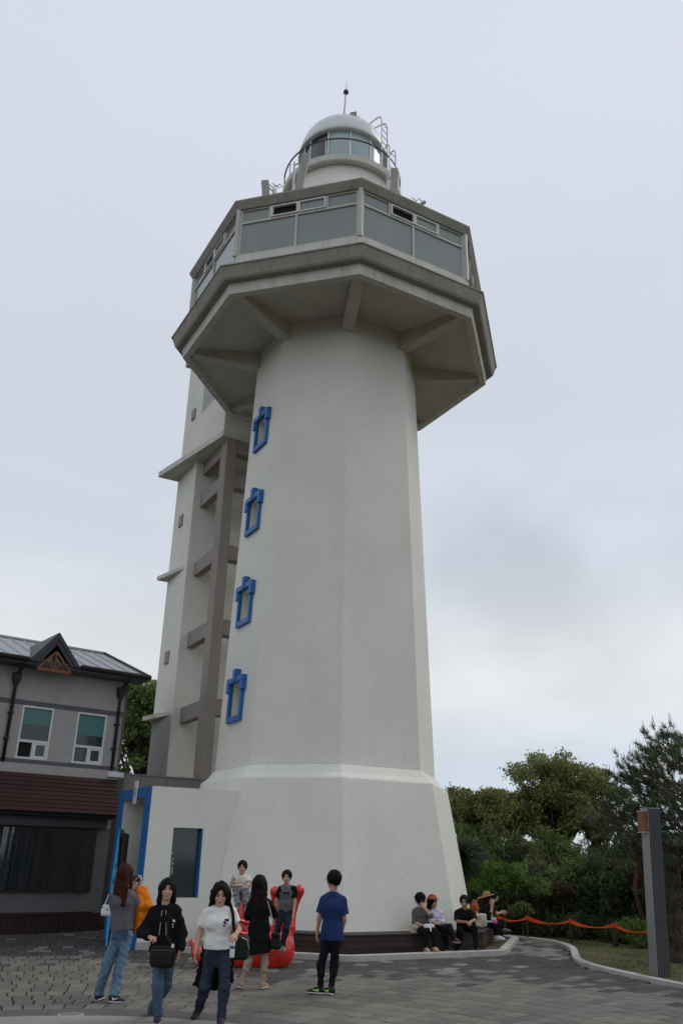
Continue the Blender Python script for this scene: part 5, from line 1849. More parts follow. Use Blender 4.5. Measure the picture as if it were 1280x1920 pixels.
class Person:
    """J: joints in metres (world). Sides: 'a' = picture-left limb, 'b' = picture-right limb."""
    def __init__(s, label, J, fwd, hfwd, sc=1.0, skin='skin', res=0.011, cat='person', group=None, name='person', hs=1.12):
        s.J = {k: np.asarray(v, float) for k, v in J.items()}
        s.sc, s.res, s.skin = sc, res, skin
        s.hs = sc * hs
        j = s.J
        s.r, s.f, s.u = frame_of(fwd)
        s.hr, s.hf, s.hu = frame_of(hfwd, nrm(j['head'] - j['neck'] + UZ * 0.25) if False else UZ)
        lo = min(v[2] for v in j.values())
        s.root = empty(name, (j['pelvis'][0], j['pelvis'][1], max(0.0, lo - 0.07)), label, cat, group)
        s.torso_axis = nrm(j['neck'] - j['pelvis'])
        # right vector of the torso picture-wise
        s.tr = nrm(j['sh_b'] - j['sh_a'])
    def torso(s, inf=0.0, hipw=0.148, waist=0.126, chest=0.160, dep=0.105, hip_d=0.110, bust=0.0):
        j, c = s.J, s.sc
        pv, nk = j['pelvis'], j['neck']
        P = lambda t: pv + (nk - pv) * t
        hw = nrm(j['hip_b'] - j['hip_a'])
        out = [slab(P(-0.02), P(0.28), hipw * c + inf, hip_d * c + inf, waist * c + inf, dep * 0.92 * c + inf, hw),
               slab(P(0.28), P(0.70), waist * c + inf, dep * 0.92 * c + inf, chest * c + inf, dep * 1.06 * c + inf, (hw + s.tr) / 2),
               slab(P(0.70), P(0.90), chest * c + inf, dep * 1.06 * c + inf, chest * 0.80 * c + inf, dep * 0.70 * c + inf, s.tr)]
        for e in 'ab':
            out.append(cone(P(0.95), j['sh_' + e], 0.046 * c + inf, 0.047 * c + inf))
        if bust:
            for sg in (-1, 1):
                out.append(elli(P(0.66) + s.f * dep * 0.80 * c + s.tr * sg * 0.075 * c, np.array([0.07, 0.06, 0.07]) * c * bust + inf, k=0.04))
        return out
    def arm(s, e, inf=0.0, frac=2.0, flare=0.0, flat=True):
        """frac 1 = to the elbow, 2 = to the wrist"""
        j, c = s.J, s.sc
        S_, E_, H_ = j['sh_' + e], j['el_' + e], j['wr_' + e]
        out = []
        r0, r1, r2 = 0.049 * c, 0.040 * c, 0.028 * c
        if frac <= 1:
            t = frac
            out.append(cone(S_, S_ + (E_ - S_) * t, r0 + inf, r0 + (r1 - r0) * t + inf + flare, flat=flat))
        else:
            t = frac - 1
            out.append(cone(S_, E_, r0 + inf, r1 + inf))
            out.append(cone(E_, E_ + (H_ - E_) * t, r1 + inf, r1 + (r2 - r1) * t + inf + flare, flat=flat))
        return out
    def leg(s, e, inf=0.0, frac=2.0, flare=0.0, flat=True, thin=1.0):
        j, c = s.J, s.sc * thin
        S_, E_, H_ = j['hip_' + e], j['kn_' + e], j['an_' + e]
        r0, r1, r2 = 0.078 * c, 0.053 * c, 0.037 * c
        calf = E_ + (H_ - E_) * 0.32 - s.f * 0.012
        out = []
        if frac <= 1:
            t = frac
            out.append(cone(S_, S_ + (E_ - S_) * t, r0 + inf, r0 + (r1 - r0) * t + inf + flare, flat=flat))
        else:
            t = frac - 1
            out.append(cone(S_, E_, r0 + inf, r1 + inf))
            if t > 0.4: out.append(cone(E_, calf, r1 + inf, 0.054 * c + inf, k=0.03))
            out.append(cone(E_, E_ + (H_ - E_) * t, r1 * 0.95 + inf, r1 + (r2 - r1) * t + inf + flare, flat=flat))
        return out
    def hand(s, e, d=None, n=None, curl=0.35, peace=False, thumb=1):
        """palm + five separate fingers; d = finger direction, n = palm normal"""
        j, c = s.J, s.sc
        w = j['wr_' + e]
        d = nrm(w - j['el_' + e]) if d is None else nrm(d)
        n = s.f if n is None else np.asarray(n, float)
        n = nrm(n - d * (n @ d))
        x = np.cross(d, n) * thumb           # towards the thumb
        out = [slab(w, w + d * 0.035 * c, 0.030 * c, 0.020 * c, 0.036 * c, 0.016 * c, x), slab(w + d * 0.03 * c, w + d * 0.082 * c, 0.036 * c, 0.015 * c, 0.040 * c, 0.013 * c, x)]
        for i, (o, L_) in enumerate(((0.030, 0.068), (0.010, 0.078), (-0.010, 0.072), (-0.029, 0.056))):
            cu = curl * (1 + 0.25 * i)
            if peace: cu = -0.05 if i < 2 else 1.7
            spr = (o / 0.03) * (0.12 if not peace or i > 1 else 0.30)
            b0 = w + d * 0.082 * c + x * o * c
            dd = nrm(d * math.cos(cu * 0.6) + n * math.sin(cu * 0.6) + x * spr)
            b1 = b0 + dd * L_ * 0.55 * c
            d2 = nrm(d * math.cos(cu * 1.7) + n * math.sin(cu * 1.7) + x * spr)
            b2 = b1 + d2 * L_ * 0.5 * c
            out += [cone(b0, b1, 0.0098 * c, 0.0088 * c, k=0.006), cone(b1, b2, 0.0088 * c, 0.0072 * c, k=0.004)]
        t0 = w + d * 0.028 * c + x * 0.026 * c
        t1 = t0 + nrm(d * 0.75 + x * 0.7 + n * 0.25) * 0.042 * c
        t2 = t1 + nrm(d * 0.95 + x * 0.15 + n * 0.4) * 0.032 * c
        out += [cone(t0, t1, 0.0125 * c, 0.0105 * c, k=0.010), cone(t1, t2, 0.0105 * c, 0.0082 * c, k=0.004)]
        return out
    def head_prims(s):
        j, c = s.J, s.hs
        h, r_, f, u = j['head'], s.hr, s.hf, s.hu
        ax = np.stack([r_, f, u])
        A = lambda x, y, z: h + (r_ * x + f * y + u * z) * c
        out = [cone(j['neck'] - UZ * 0.02, A(0, -0.015, -0.06), 0.056 * c, 0.050 * c),
               elli(A(0, -0.012, 0.025), V3(0.076, 0.094, 0.092) * c, ax, k=0.02),
               elli(A(0, 0.022, -0.035), V3(0.060, 0.066, 0.082) * c, ax, k=0.03),
               elli(A(0, 0.052, -0.092), V3(0.028, 0.026, 0.022) * c, ax, k=0.03),
               cone(A(0, 0.088, 0.002), A(0, 0.106, -0.030), 0.008 * c, 0.012 * c, k=0.012),
               elli(A(0, 0.088, -0.062), V3(0.022, 0.012, 0.012) * c, ax, k=0.012)]
        for sg in (-1, 1):
            out.append(elli(A(sg * 0.076, -0.008, -0.012), V3(0.012, 0.022, 0.032) * c, ax, k=0.006))
            out.append(elli(A(sg * 0.038, 0.066, -0.028), V3(0.022, 0.020, 0.022) * c, ax, k=0.02))
            out.append(dict(elli(A(sg * 0.031, 0.100, 0.006), V3(0.014, 0.012, 0.009) * c, ax), sub=True))
        return out
    def build_body(s, hands=None, feet=True, fine=True, **tk):
        j, c = s.J, s.sc
        pr = s.torso(-0.012, **tk)
        for e in 'ab':
            pr += s.arm(e, -0.002, flat=False) + s.leg(e, -0.006, flat=False)
            if feet:
                t = j.get('toe_' + e)
                if t is not None:
                    pr.append(cone(j['an_' + e], t + nrm(j['an_' + e] - t) * 0.03, 0.034 * c, 0.026 * c))
        parts = []
        hp = s.head_prims()
        hd = []
        for e in 'ab':
            hd.append(s.hand(e, **((hands or {}).get(e) or {})))
        if fine:
            parts.append(grow(pr + hp[:1], s.res, 0.03))
            parts.append(grow(hp, 0.0062, 0.015))
            for e, q in zip('ab', hd):
                parts.append(grow(q + [cone(j['wr_' + e] + (j['el_' + e] - j['wr_' + e]) * 0.25, j['wr_' + e], 0.030 * c, 0.026 * c)], 0.0052, 0.008))
        else:
            parts.append(grow(pr + hp + hd[0] + hd[1], s.res, 0.015))
        s.body = gobj('body', parts, s.skin, s.root)
        return s
    def face(s, closed=False, brows=True):
        j, c = s.J, s.hs
        h, r_, f, u = j['head'], s.hr, s.hf, s.hu
        ax = np.stack([r_, f, u])
        A = lambda x, y, z: h + (r_ * x + f * y + u * z) * c
        for sg in (-1, 1):
            gobj('eye', grow([elli(A(sg * 0.031, 0.0855, 0.004), V3(0.0145, 0.007, 0.0055 if not closed else 0.003) * c, ax)], 0.003), 'eye_dark', s.body)
            if brows:
                gobj('eyebrow', grow([cone(A(sg * 0.017, 0.0915, 0.025), A(sg * 0.048, 0.080, 0.026), 0.0055 * c, 0.004 * c)], 0.0035), 'hair_black', s.body)
        gobj('lips', grow([elli(A(0, 0.0965, -0.060), V3(0.021, 0.008, 0.0075) * c, ax)], 0.003), 'lips', s.body)
        return s
    def hair(s, material, length=0.0, bangs=0.045, vol=1.0, back=0.0, sides=True, wave=0.004, seed=1, width=1.0):
        """length: how far it falls below the skull centre (m)"""
        j, c = s.J, s.hs
        h, r_, f, u = j['head'], s.hr, s.hf, s.hu
        ax = np.stack([r_, f, u])
        A = lambda x, y, z: h + (r_ * x + f * y + u * z) * c
        v = vol
        pr = [elli(A(0, -0.018, 0.028), V3(0.095, 0.108, 0.102) * c * v, ax)]
        if length > 0.1:
            for xx, ww in ((-0.062, 0.034), (0.062, 0.034), (0, 0.062)):
                xx *= width
                pr.append(slab(A(xx, -0.055, 0.02), A(xx * 1.12, -0.075 - back, -length), ww * c * 1.1, 0.045 * c, ww * c, 0.022 * c, r_))
            if sides:
                for sg in (-1, 1):
                    pr.append(cone(A(sg * 0.082 * width, -0.005, 0.02), A(sg * 0.090 * width, 0.012, -min(length, 0.17)), 0.026 * c, 0.020 * c))
        elif sides:
            for sg in (-1, 1):
                pr.append(cone(A(sg * 0.078, -0.02, 0.03), A(sg * 0.074, -0.020, -0.02), 0.020 * c, 0.010 * c))
            pr.append(slab(A(0, -0.075, 0.02), A(0, -0.075, -0.065), 0.062 * c, 0.026 * c, 0.045 * c, 0.016 * c, r_))
        # leave the face open below the fringe
        pr.append(dict(elli(A(0, 0.118, -0.068 + bangs), V3(0.069, 0.088, 0.100) * c, ax), sub=True))
        hv, hf_ = grow(pr, 0.0075, 0.02, wr=wave, wf=60, seed=seed)
        # loose strands lying on the hair and hanging past its ends
        g = np.random.default_rng(seed + 900)
        q = np.asarray(hv)
        pick = g.integers(0, len(q), 420)
        p0 = q[pick]
        out_ = unit(p0 - (h - u * 0.02))
        ln = g.uniform(0.03, 0.075, (len(pick), 1)) * (0.45 if length < 0.1 else 1.0)
        dn = unit(-UZ * 1.0 + out_ * 0.10 - f * 0.25 + g.normal(size=(len(pick), 3)) * 0.16 - f * (0.5 if length < 0.1 else 0.05))
        top_ = (p0[:, 2] > h[2] + 0.05 * c)[:, None]
        dn = np.where(top_, unit(np.cross(out_, np.cross(-UZ + g.normal(size=(len(pick), 3)) * 0.25, out_))), dn)
        sw = unit(np.cross(dn, out_)) * 0.0028
        a_ = p0 + out_ * 0.0015 - dn * 0.01
        m_ = p0 + dn * ln * 0.55 + out_ * 0.005
        e_ = p0 + dn * ln + out_ * 0.002
        sv = np.stack([a_ - sw, a_ + sw, m_ + sw, m_ - sw, e_], 1).reshape(-1, 3)
        i0 = np.arange(len(pick)) * 5
        sf = np.concatenate([np.stack([i0, i0 + 1, i0 + 2, i0 + 3], 1), np.stack([i0 + 3, i0 + 2, i0 + 4, i0 + 4], 1)[:, [0, 1, 2, 2]]])
        sf = np.stack([i0, i0 + 1, i0 + 2, i0 + 3], 1)
        s.hair_o = gobj('hair', [(hv, hf_), (sv, sf)], material, s.root)
        return s
    def wear(s, name, prims, material, k=0.035, wr=0.004, wf=22, seed=0, res=None, cut=None, parent=None):
        return gobj(name, grow(prims, res or s.res, k, wr, wf, seed, cut), material, parent or s.root)
    def top(s, material, sleeve=0.55, inf=0.014, hem=0.02, name='shirt', flare=0.014, wr=0.005, seed=3, loose=0.0, hemw=0.0, neck=0.0, **tk):
        j, c = s.J, s.sc
        pr = s.torso(inf, **tk)
        ax = s.torso_axis
        dn = j['pelvis'] - ax * hem
        hw = nrm(j['hip_b'] - j['hip_a'])
        w = tk.get('hipw', 0.148) * c + inf + hemw
        pr.append(slab(j['pelvis'] + ax * 0.14, dn, w - 0.012, 0.118 * c + inf, w, 0.125 * c + inf + hemw * 0.5, hw, flat=True))
        for e in 'ab':
            pr += s.arm(e, inf, sleeve, flare)
        nk = j['neck']
        cut = [(dn, -ax)]
        pr.append(dict(elli(nk + ax * (0.055 - neck) + s.f * 0.02, V3(0.062, 0.066, 0.05) * c), sub=True))
        return s.wear(name, pr, material, seed=seed, wr=wr, cut=cut)
    def trousers(s, material, inf=0.012, frac=1.95, flare=0.004, name='trousers', wr=0.005, seed=5, top=0.10, thin=1.0):
        j, c = s.J, s.sc
        pv, ax = j['pelvis'], s.torso_axis
        hw = nrm(j['hip_b'] - j['hip_a'])
        pr = [slab(pv + ax * top, pv - ax * 0.04, 0.130 * c + inf, 0.104 * c + inf, 0.140 * c + inf, 0.112 * c + inf, hw)]
        for e in 'ab':
            pr += s.leg(e, inf, frac, flare, thin=thin)
        return s.wear(name, pr, material, k=0.03, seed=seed, wr=wr * 1.35, wf=36)
    def shoe(s, e, material, toe, sole='rubber_white', size=1.0, accent=None, up=None):
        """toe: point under the toes; the sole lies under ankle and toe"""
        j, c = s.J, s.sc
        an = j['an_' + e]
        toe = np.asarray(toe, float)
        upv = UZ if up is None else nrm(up)
        heel = an - upv * 0.055 * c
        heel = heel - nrm(toe - heel) * 0.035
        d = nrm(toe - heel)
        n = nrm(np.cross(np.cross(d, upv), d))
        x = np.cross(d, n)
        L_ = 0.235 * c * size
        t = heel + d * L_
        q = [slab(heel + n * 0.045, heel + d * L_ * 0.45 + n * 0.035, 0.037 * c, 0.052, 0.044 * c, 0.045, x), slab(heel + d * L_ * 0.4 + n * 0.030, t - d * 0.035 + n * 0.018, 0.045 * c, 0.042, 0.040 * c, 0.026, x),
             cone(heel + d * 0.03 + n * 0.05, an + upv * 0.01, 0.042 * c, 0.044 * c)]
        sh = gobj('shoe', grow(q, 0.008, 0.02, cut=[(heel + n * 0.004, -n)]), material, s.root)
        pl = [slab(heel + n * 0.004 - d * 0.006, heel + d * L_ * 0.45 + n * 0.004, 0.042 * c, 0.016, 0.048 * c, 0.016, x), slab(heel + d * L_ * 0.45 + n * 0.004, t - d * 0.03 + n * 0.006, 0.048 * c, 0.016, 0.042 * c, 0.016, x)]
        gobj('sole', grow(pl, 0.008, 0.01, cut=[(heel - n * 0.008, -n)]), sole, sh)
        if accent:
            a0 = heel + d * L_ * 0.30 + n * 0.035
            for sg in (-1, 1):
                gobj('stripe', grow([cone(a0 + x * sg * 0.044 * c, a0 + d * 0.07 + x * sg * 0.046 * c + n * 0.012, 0.011, 0.007), cone(a0 + x * sg * 0.044 * c, a0 - d * 0.025 + n * 0.03 + x * sg * 0.040 * c, 0.010, 0.006)], 0.005), accent, sh)
        return sh

def JP(Y0, d):
    """joint table from picture positions: name -> (x, y, depth offset)"""
    return {k: at(v[0], v[1], Y0 + (v[2] if len(v) > 2 else 0.0)) for k, v in d.items()}
def strap(name, pts, w, t, material, parent):
    mb = MB()
    pts = [np.asarray(p, float) for p in pts]
    for a, b in zip(pts[:-1], pts[1:]):
        mb.bar(a, b, w, t, up=V3(0, -1, 0.01))
    return mb.build(name, material, parent)

# ---------------------------------------------------------------- 1: woman photographing, seen from behind, orange jacket over her arm
Y = 13.75
J = JP(Y, dict(head=(236, 1639, 0.02), neck=(231, 1667), pelvis=(229, 1748, 0.03), sh_a=(214, 1680), sh_b=(248, 1681), el_a=(222, 1702, 0.26), wr_a=(253, 1662, 0.40), el_b=(264, 1703, 0.12), wr_b=(264, 1660, 0.34),
               hip_a=(220, 1754), hip_b=(238, 1754), kn_a=(203, 1803, -0.02), kn_b=(227, 1804, 0.0), an_a=(184, 1866, 0.05), an_b=(213, 1870, -0.05)))
P = Person('woman in grey T-shirt and jeans with long reddish hair, seen from behind taking a photo', J, (0.22, 1, 0), (0.35, 1, 0), 1.02)
toe_a, toe_b = J['an_a'] + V3(0.02, 0.16, -0.05), J['an_b'] + V3(0.13, -0.06, -0.05)
J2 = P.J; J2['toe_a'], J2['toe_b'] = toe_a, toe_b
P.build_body(hands=dict(a=dict(d=(0.1, 0.2, 1), n=(1, -0.3, 0), curl=0.6), b=dict(d=(0, 0.05, 1), n=(-1, 0, 0), curl=0.5, thumb=-1)))
P.hair('hair_brown', 0.36, vol=1.06, back=0.02, width=1.05, wave=0.005)
P.top('grey_tee', 0.62, hem=-0.03, wr=0.007, loose=0.01, waist=0.128)
P.trousers('jeans_light', frac=1.97, flare=0.018, wr=0.007, inf=0.013)
P.shoe('a', 'shoe_navy', toe_a)
P.shoe('b', 'shoe_navy', toe_b, accent='rubber_white')
# back pockets
for sx in (-0.075, 0.075):
    c = J['pelvis'] + V3(sx * 0.85, -0.124, -0.03)
    mb = MB()
    mb.hexa([c + V3(i * 0.055, 0.012 * k, j * 0.06) for k in (-1, 1) for i, j in ((-0.8, -1), (0.8, -1), (1, 1), (-1, 1))])
    mb.build('pocket', 'jeans_mid', P.root, bevel=0.01)
# phone
c = (J['wr_a'] + J['wr_b']) / 2 + V3(-0.03, 0.02, 0.10)
rt = empty('phone', c - UZ * 0.04, 'black phone held up by the woman in the grey T-shirt', 'phone')
mb = MB(); mb.box(lambda a, b, z: c + V3(a, b, z), -0.085, 0.085, -0.005, 0.005, -0.042, 0.042)
mb.build('case', 'phone_black', rt, bevel=0.004)
mb = MB(); mb.box(lambda a, b, z: c + V3(a, b, z), -0.077, 0.077, -0.0075, -0.0052, -0.036, 0.036)
mb.build('screen', 'glass_dark', rt)
# orange jacket draped over her raised forearm
el, wr = J['el_b'], J['wr_b']
rt = empty('jacket', (el[0], el[1], 0.9), 'orange jacket draped over the forearm of the woman in grey', 'jacket')
q = [cone(el + V3(0.01, -0.02, 0.02), wr + V3(0.01, -0.02, -0.06), 0.085, 0.062), elli(wr + V3(0.065, -0.02, -0.05), (0.05, 0.05, 0.03)), cone(wr + V3(0.05, -0.02, -0.06), el + V3(0.11, -0.02, 0.04), 0.05, 0.075), cone(el + V3(0.02, 0.0, 0.02), el + V3(0.0, 0.0, -0.32), 0.075, 0.055),
     cone(el + V3(-0.05, 0.04, 0.0), el + V3(-0.06, 0.04, -0.30), 0.05, 0.04), cone(el + V3(0.10, 0, 0.04), el + V3(0.12, 0, -0.06), 0.06, 0.05)]
gobj('folds', grow(q, 0.010, 0.03, wr=0.011, wf=22, seed=8), 'orange_cloth', rt)
q = [cone(wr + V3(-0.03, -0.05, -0.03), wr + V3(0.10, -0.04, -0.06), 0.030, 0.012), cone(wr + V3(0.0, -0.04, -0.05), wr + V3(0.07, -0.04, -0.08), 0.03, 0.02)]
gobj('collar', grow(q, 0.008, 0.02, wr=0.006, wf=40, seed=9), 'orange_cloth', rt)
# white shoulder bag at her left side
c = at(203, 1706, Y + 0.05)
rt = empty('handbag', c - UZ * 0.1, 'small white handbag hanging at the left side of the woman in grey', 'bag')
q = [rbox(c, (0.062, 0.03, 0.05), np.eye(3), 0.022), rbox(c + V3(0.004, 0, -0.03), (0.074, 0.036, 0.03), np.eye(3), 0.02)]
gobj('pouch', grow(q, 0.008, 0.02, wr=0.003, wf=40), 'leather_white', rt)
mb = MB(); mb.box(lambda a, b, z: c + V3(a, b, z), -0.066, 0.066, -0.062, -0.052, 0.0, 0.062); mb.build('flap', 'leather_white', rt, bevel=0.01)
mb = MB(); mb.tube([c + V3(-0.06, 0, 0.06), c + V3(-0.01, -0.03, 0.2), J['sh_a'] + V3(-0.02, -0.05, 0.055), J['sh_a'] + V3(0.02, 0.05, 0.05), c + V3(0.07, 0.03, 0.07)], 0.010, 6); mb.build('strap', 'leather_white', rt)
mb = MB(); mb.box(lambda a, b, z: c + V3(a, b, z), -0.01, 0.01, -0.068, -0.0621, 0.0, 0.018); mb.build('clasp', 'dark_metal', rt)

# ---------------------------------------------------------------- 2: woman in black jacket walking towards us
Y = 12.35
J = JP(Y, dict(head=(314, 1668, -0.02), neck=(309.5, 1698), pelvis=(307, 1785, 0.03), sh_a=(289, 1711), sh_b=(329.5, 1711), el_a=(266, 1748, 0.02), wr_a=(281, 1757, -0.16), el_b=(341, 1750, 0.03), wr_b=(336.5, 1785, -0.06),
               hip_a=(298, 1790), hip_b=(317, 1790), kn_a=(296, 1850, -0.12), kn_b=(312, 1846, 0.10), an_a=(296, 1907, -0.10), an_b=(283.5, 1894, 0.42)))
P = Person('woman in black jacket and blue jeans walking towards us, short black hair', J, (0.05, -1, 0), (0.22, -1, -0.02), 0.98)
toe_a, toe_b = J['an_a'] + V3(0.02, -0.17, -0.05), J['an_b'] + V3(0.05, -0.13, -0.11)
P.J['toe_a'], P.J['toe_b'] = toe_a, toe_b
P.build_body(hands=dict(a=dict(d=(0.9, -0.4, -0.1), n=(0, 0.2, -1), curl=1.35, thumb=-1), b=dict(d=(-0.1, -0.15, -1), n=(-1, 0, 0), curl=0.45)))
P.face()
P.hair('hair_black', 0.14, bangs=0.036, vol=1.07, wave=0.007, width=1.05)
P.top('black_cloth', 1.93, inf=0.030, hem=0.03, name='jacket', wr=0.011, flare=0.004, hemw=0.012, neck=0.02, seed=12)
P.trousers('jeans_mid', frac=1.99, flare=0.012, wr=0.007)
P.shoe('a', 'shoe_navy', toe_a)
P.shoe('b', 'shoe_navy', toe_b, up=(0.0, -0.55, 1))
ch = J['neck'] + (J['pelvis'] - J['neck']) * 0.1
for sx, b_ in ((-0.012, 0.0), (0.038, 0.04)):
    P.wear('zip', [cone(J['neck'] + V3(sx, -0.115, -0.055), J['neck'] + V3(sx + 0.0 + b_, -0.150, -0.34), 0.0055, 0.0055)], 'zip_grey', wr=0, res=0.004)
for dx, dz, r_ in ((0.155, -0.17, 0.014), (0.168, -0.18, 0.011), (0.150, -0.215, 0.010), (0.153, -0.245, 0.009)):
    p_ = J['neck'] + V3(dx, -0.135, dz)
    P.wear('chest_mark', [elli(p_, (r_, 0.012, r_))], 'rubber_white', wr=0, res=0.004)
c = at(306, 1789, Y - 0.22)
rt = empty('crossbody_bag', c - UZ * 0.13, 'black crossbody bag in front of the woman in the black jacket', 'bag')
q = [rbox(c + UZ * 0.0, (0.120, 0.03, 0.07), np.eye(3), 0.03), rbox(c - UZ * 0.06, (0.105, 0.035, 0.045), np.eye(3), 0.045)]
gobj('pouch', grow(q, 0.010, 0.03, wr=0.005, wf=26), 'leather_black', rt)
mb = MB(); mb.box(lambda a, b, z: c + V3(a, b, z), -0.14, 0.14, -0.075, -0.068, 0.045, 0.057); mb.build('zip', 'dark_metal', rt)
strap('strap', [c + V3(0.15, -0.01, 0.07), J['sh_b'] + V3(-0.055, -0.15, -0.28), J['sh_b'] + V3(-0.07, -0.135, -0.10), J['sh_b'] + V3(-0.085, -0.085, 0.035), J['sh_b'] + V3(-0.095, 0.0, 0.075)], 0.035, 0.006, 'leather_black', rt)
mb = MB(); mb.box(lambda a, b, z: c + V3(a, b, z), 0.11, 0.145, -0.075, -0.066, 0.08, 0.125); mb.build('badge', 'rubber_white', rt, bevel=0.006)

# ---------------------------------------------------------------- 3: woman in white T-shirt
Y = 12.15
J = JP(Y, dict(head=(414, 1677, -0.03), neck=(411, 1703), pelvis=(408, 1788, 0.03), sh_a=(388, 1713), sh_b=(434, 1711), el_a=(374, 1751, 0.04), wr_a=(367.5, 1783, -0.02), el_b=(447, 1744, 0.02), wr_b=(443, 1751, -0.22),
               hip_a=(396, 1794), hip_b=(420, 1794), kn_a=(385, 1848, 0.06), kn_b=(421, 1848, -0.08), an_a=(372, 1893, 0.40), an_b=(414, 1911, -0.08)))
P = Person('woman in white T-shirt and dark jeans walking with a jacket tied round her waist', J, (0.02, -1, 0), (0.10, -1, -0.28), 1.0)
toe_a, toe_b = J['an_a'] + V3(-0.04, -0.14, -0.10), J['an_b'] + V3(0.02, -0.17, -0.05)
P.J['toe_a'], P.J['toe_b'] = toe_a, toe_b
TK = dict(hipw=0.160, waist=0.150, chest=0.175, dep=0.115)
P.build_body(hands=dict(a=dict(d=(-0.05, -0.1, -1), n=(1, 0, 0), curl=0.4, thumb=-1), b=dict(d=(-0.5, -0.7, -0.45), n=(-0.2, 0.3, -1), curl=0.8, thumb=1)), **TK)
P.face(closed=True)
P.hair('hair_dark_brown', 0.165, bangs=0.046, vol=1.10, wave=0.008, width=1.22, seed=4)
P.top('white_tee', 0.60, inf=0.016, hem=-0.06, wr=0.007, flare=0.024, hemw=0.012, seed=14, bust=0.9, **TK)
P.trousers('jeans_dark', frac=1.98, flare=0.004, wr=0.008, inf=0.016)
P.shoe('a', 'shoe_black', toe_a, sole='shoe_grey', up=(0, -0.55, 1))
P.shoe('b', 'shoe_navy', toe_b)
# printed motif on the chest
for dx, dz, rx, rz, mm_ in ((0.115, -0.125, 0.022, 0.010, 'navy_pants'), (0.140, -0.128, 0.020, 0.018, 'navy_pants'), (0.100, -0.155, 0.012, 0.016, 'navy_pants'), (0.120, -0.165, 0.012, 0.010, 'navy_pants'), (0.102, -0.195, 0.014, 0.011, 'navy_pants'), (0.126, -0.150, 0.011, 0.010, 'rubber_white')):
    P.wear('print', [elli(J['neck'] + V3(dx, -0.160, dz), (rx, 0.014, rz))], mm_, wr=0, res=0.004)
pv = J['pelvis']
q = [slab(pv + V3(0, 0.05, 0.03), pv + V3(0, 0.06, -0.04), 0.175, 0.120, 0.18, 0.125, (1, 0, 0)),
     slab(pv + V3(-0.12, 0.07, 0.03), pv + V3(-0.17, 0.12, -0.40), 0.10, 0.07, 0.125, 0.06, (1, 0, 0), flat=True), slab(pv + V3(0.09, 0.10, 0.03), pv + V3(0.12, 0.14, -0.36), 0.10, 0.06, 0.10, 0.05, (1, 0, 0), flat=True), slab(pv + V3(-0.02, 0.13, 0.03), pv + V3(-0.02, 0.17, -0.42), 0.13, 0.05, 0.14, 0.05, (1, 0, 0), flat=True)]
rt = empty('jacket', pv - UZ * 0.4, 'black jacket tied round the waist of the woman in the white T-shirt', 'jacket')
gobj('folds', grow(q, 0.011, 0.03, wr=0.010, wf=24, seed=17), 'black_cloth', rt)
c = at(451, 1777, Y + 0.12)
rt = empty('shoulder_bag', c - UZ * 0.16, 'dark green-black shoulder bag beside the woman in the white T-shirt', 'bag')
q = [rbox(c, (0.06, 0.06, 0.085), np.eye(3), 0.055), rbox(c + V3(0.02, -0.05, -0.04), (0.04, 0.035, 0.045), np.eye(3), 0.035)]
gobj('pouch', grow(q, 0.011, 0.03, wr=0.006, wf=24), 'pack_green', rt)
mb = MB(); mb.tube([c + V3(0.02, -0.125, 0.13), c + V3(0.09, -0.11, 0.10), c + V3(0.118, -0.10, 0.0)], 0.006, 5); mb.build('zip', 'zip_grey', rt)
strap('strap', [c + V3(-0.05, -0.03, 0.13), at(438, 1740, Y - 0.12), at(437, 1715, Y - 0.13), at(434, 1702, Y - 0.08), at(432, 1696, Y + 0.0)], 0.038, 0.010, 'black_cloth', rt)
c = at(436, 1773, Y - 0.27)
rt = empty('water_bottle', c - UZ * 0.14, 'clear water bottle with violet label hanging from the hand of the woman in white', 'bottle')
mb = MB()
mb.loft([[c + V3(r_ * math.cos(t), r_ * math.sin(t), z) for t in np.linspace(0, 2 * math.pi, 18, endpoint=False)] for r_, z in ((0.028, -0.135), (0.032, -0.125), (0.030, -0.09), (0.032, -0.05), (0.032, 0.04), (0.026, 0.07), (0.013, 0.095), (0.013, 0.105))])
mb.build('shell', 'bottle_plastic', rt, smooth=True)
mb = MB()
mb.loft([[c + V3(0.0332 * math.cos(t), 0.0332 * math.sin(t), z) for t in np.linspace(0, 2 * math.pi, 18, endpoint=False)] for z in (-0.035, 0.0)], cap0=False, cap1=False)
mb.build('label_band', 'label_violet', rt, smooth=True)
mb = MB()
mb.loft([[c + V3(0.0332 * math.cos(t), 0.0332 * math.sin(t), z) for t in np.linspace(0, 2 * math.pi, 18, endpoint=False)] for z in (0.001, 0.04)], cap0=False, cap1=False)
mb.build('label_band', 'rubber_white', rt, smooth=True)
mb = MB()
mb.loft([[c + V3(r_ * math.cos(t), r_ * math.sin(t), z) for t in np.linspace(0, 2 * math.pi, 14, endpoint=False)] for r_, z in ((0.016, 0.100), (0.016, 0.122))])
mb.build('cap', 'rubber_white', rt)

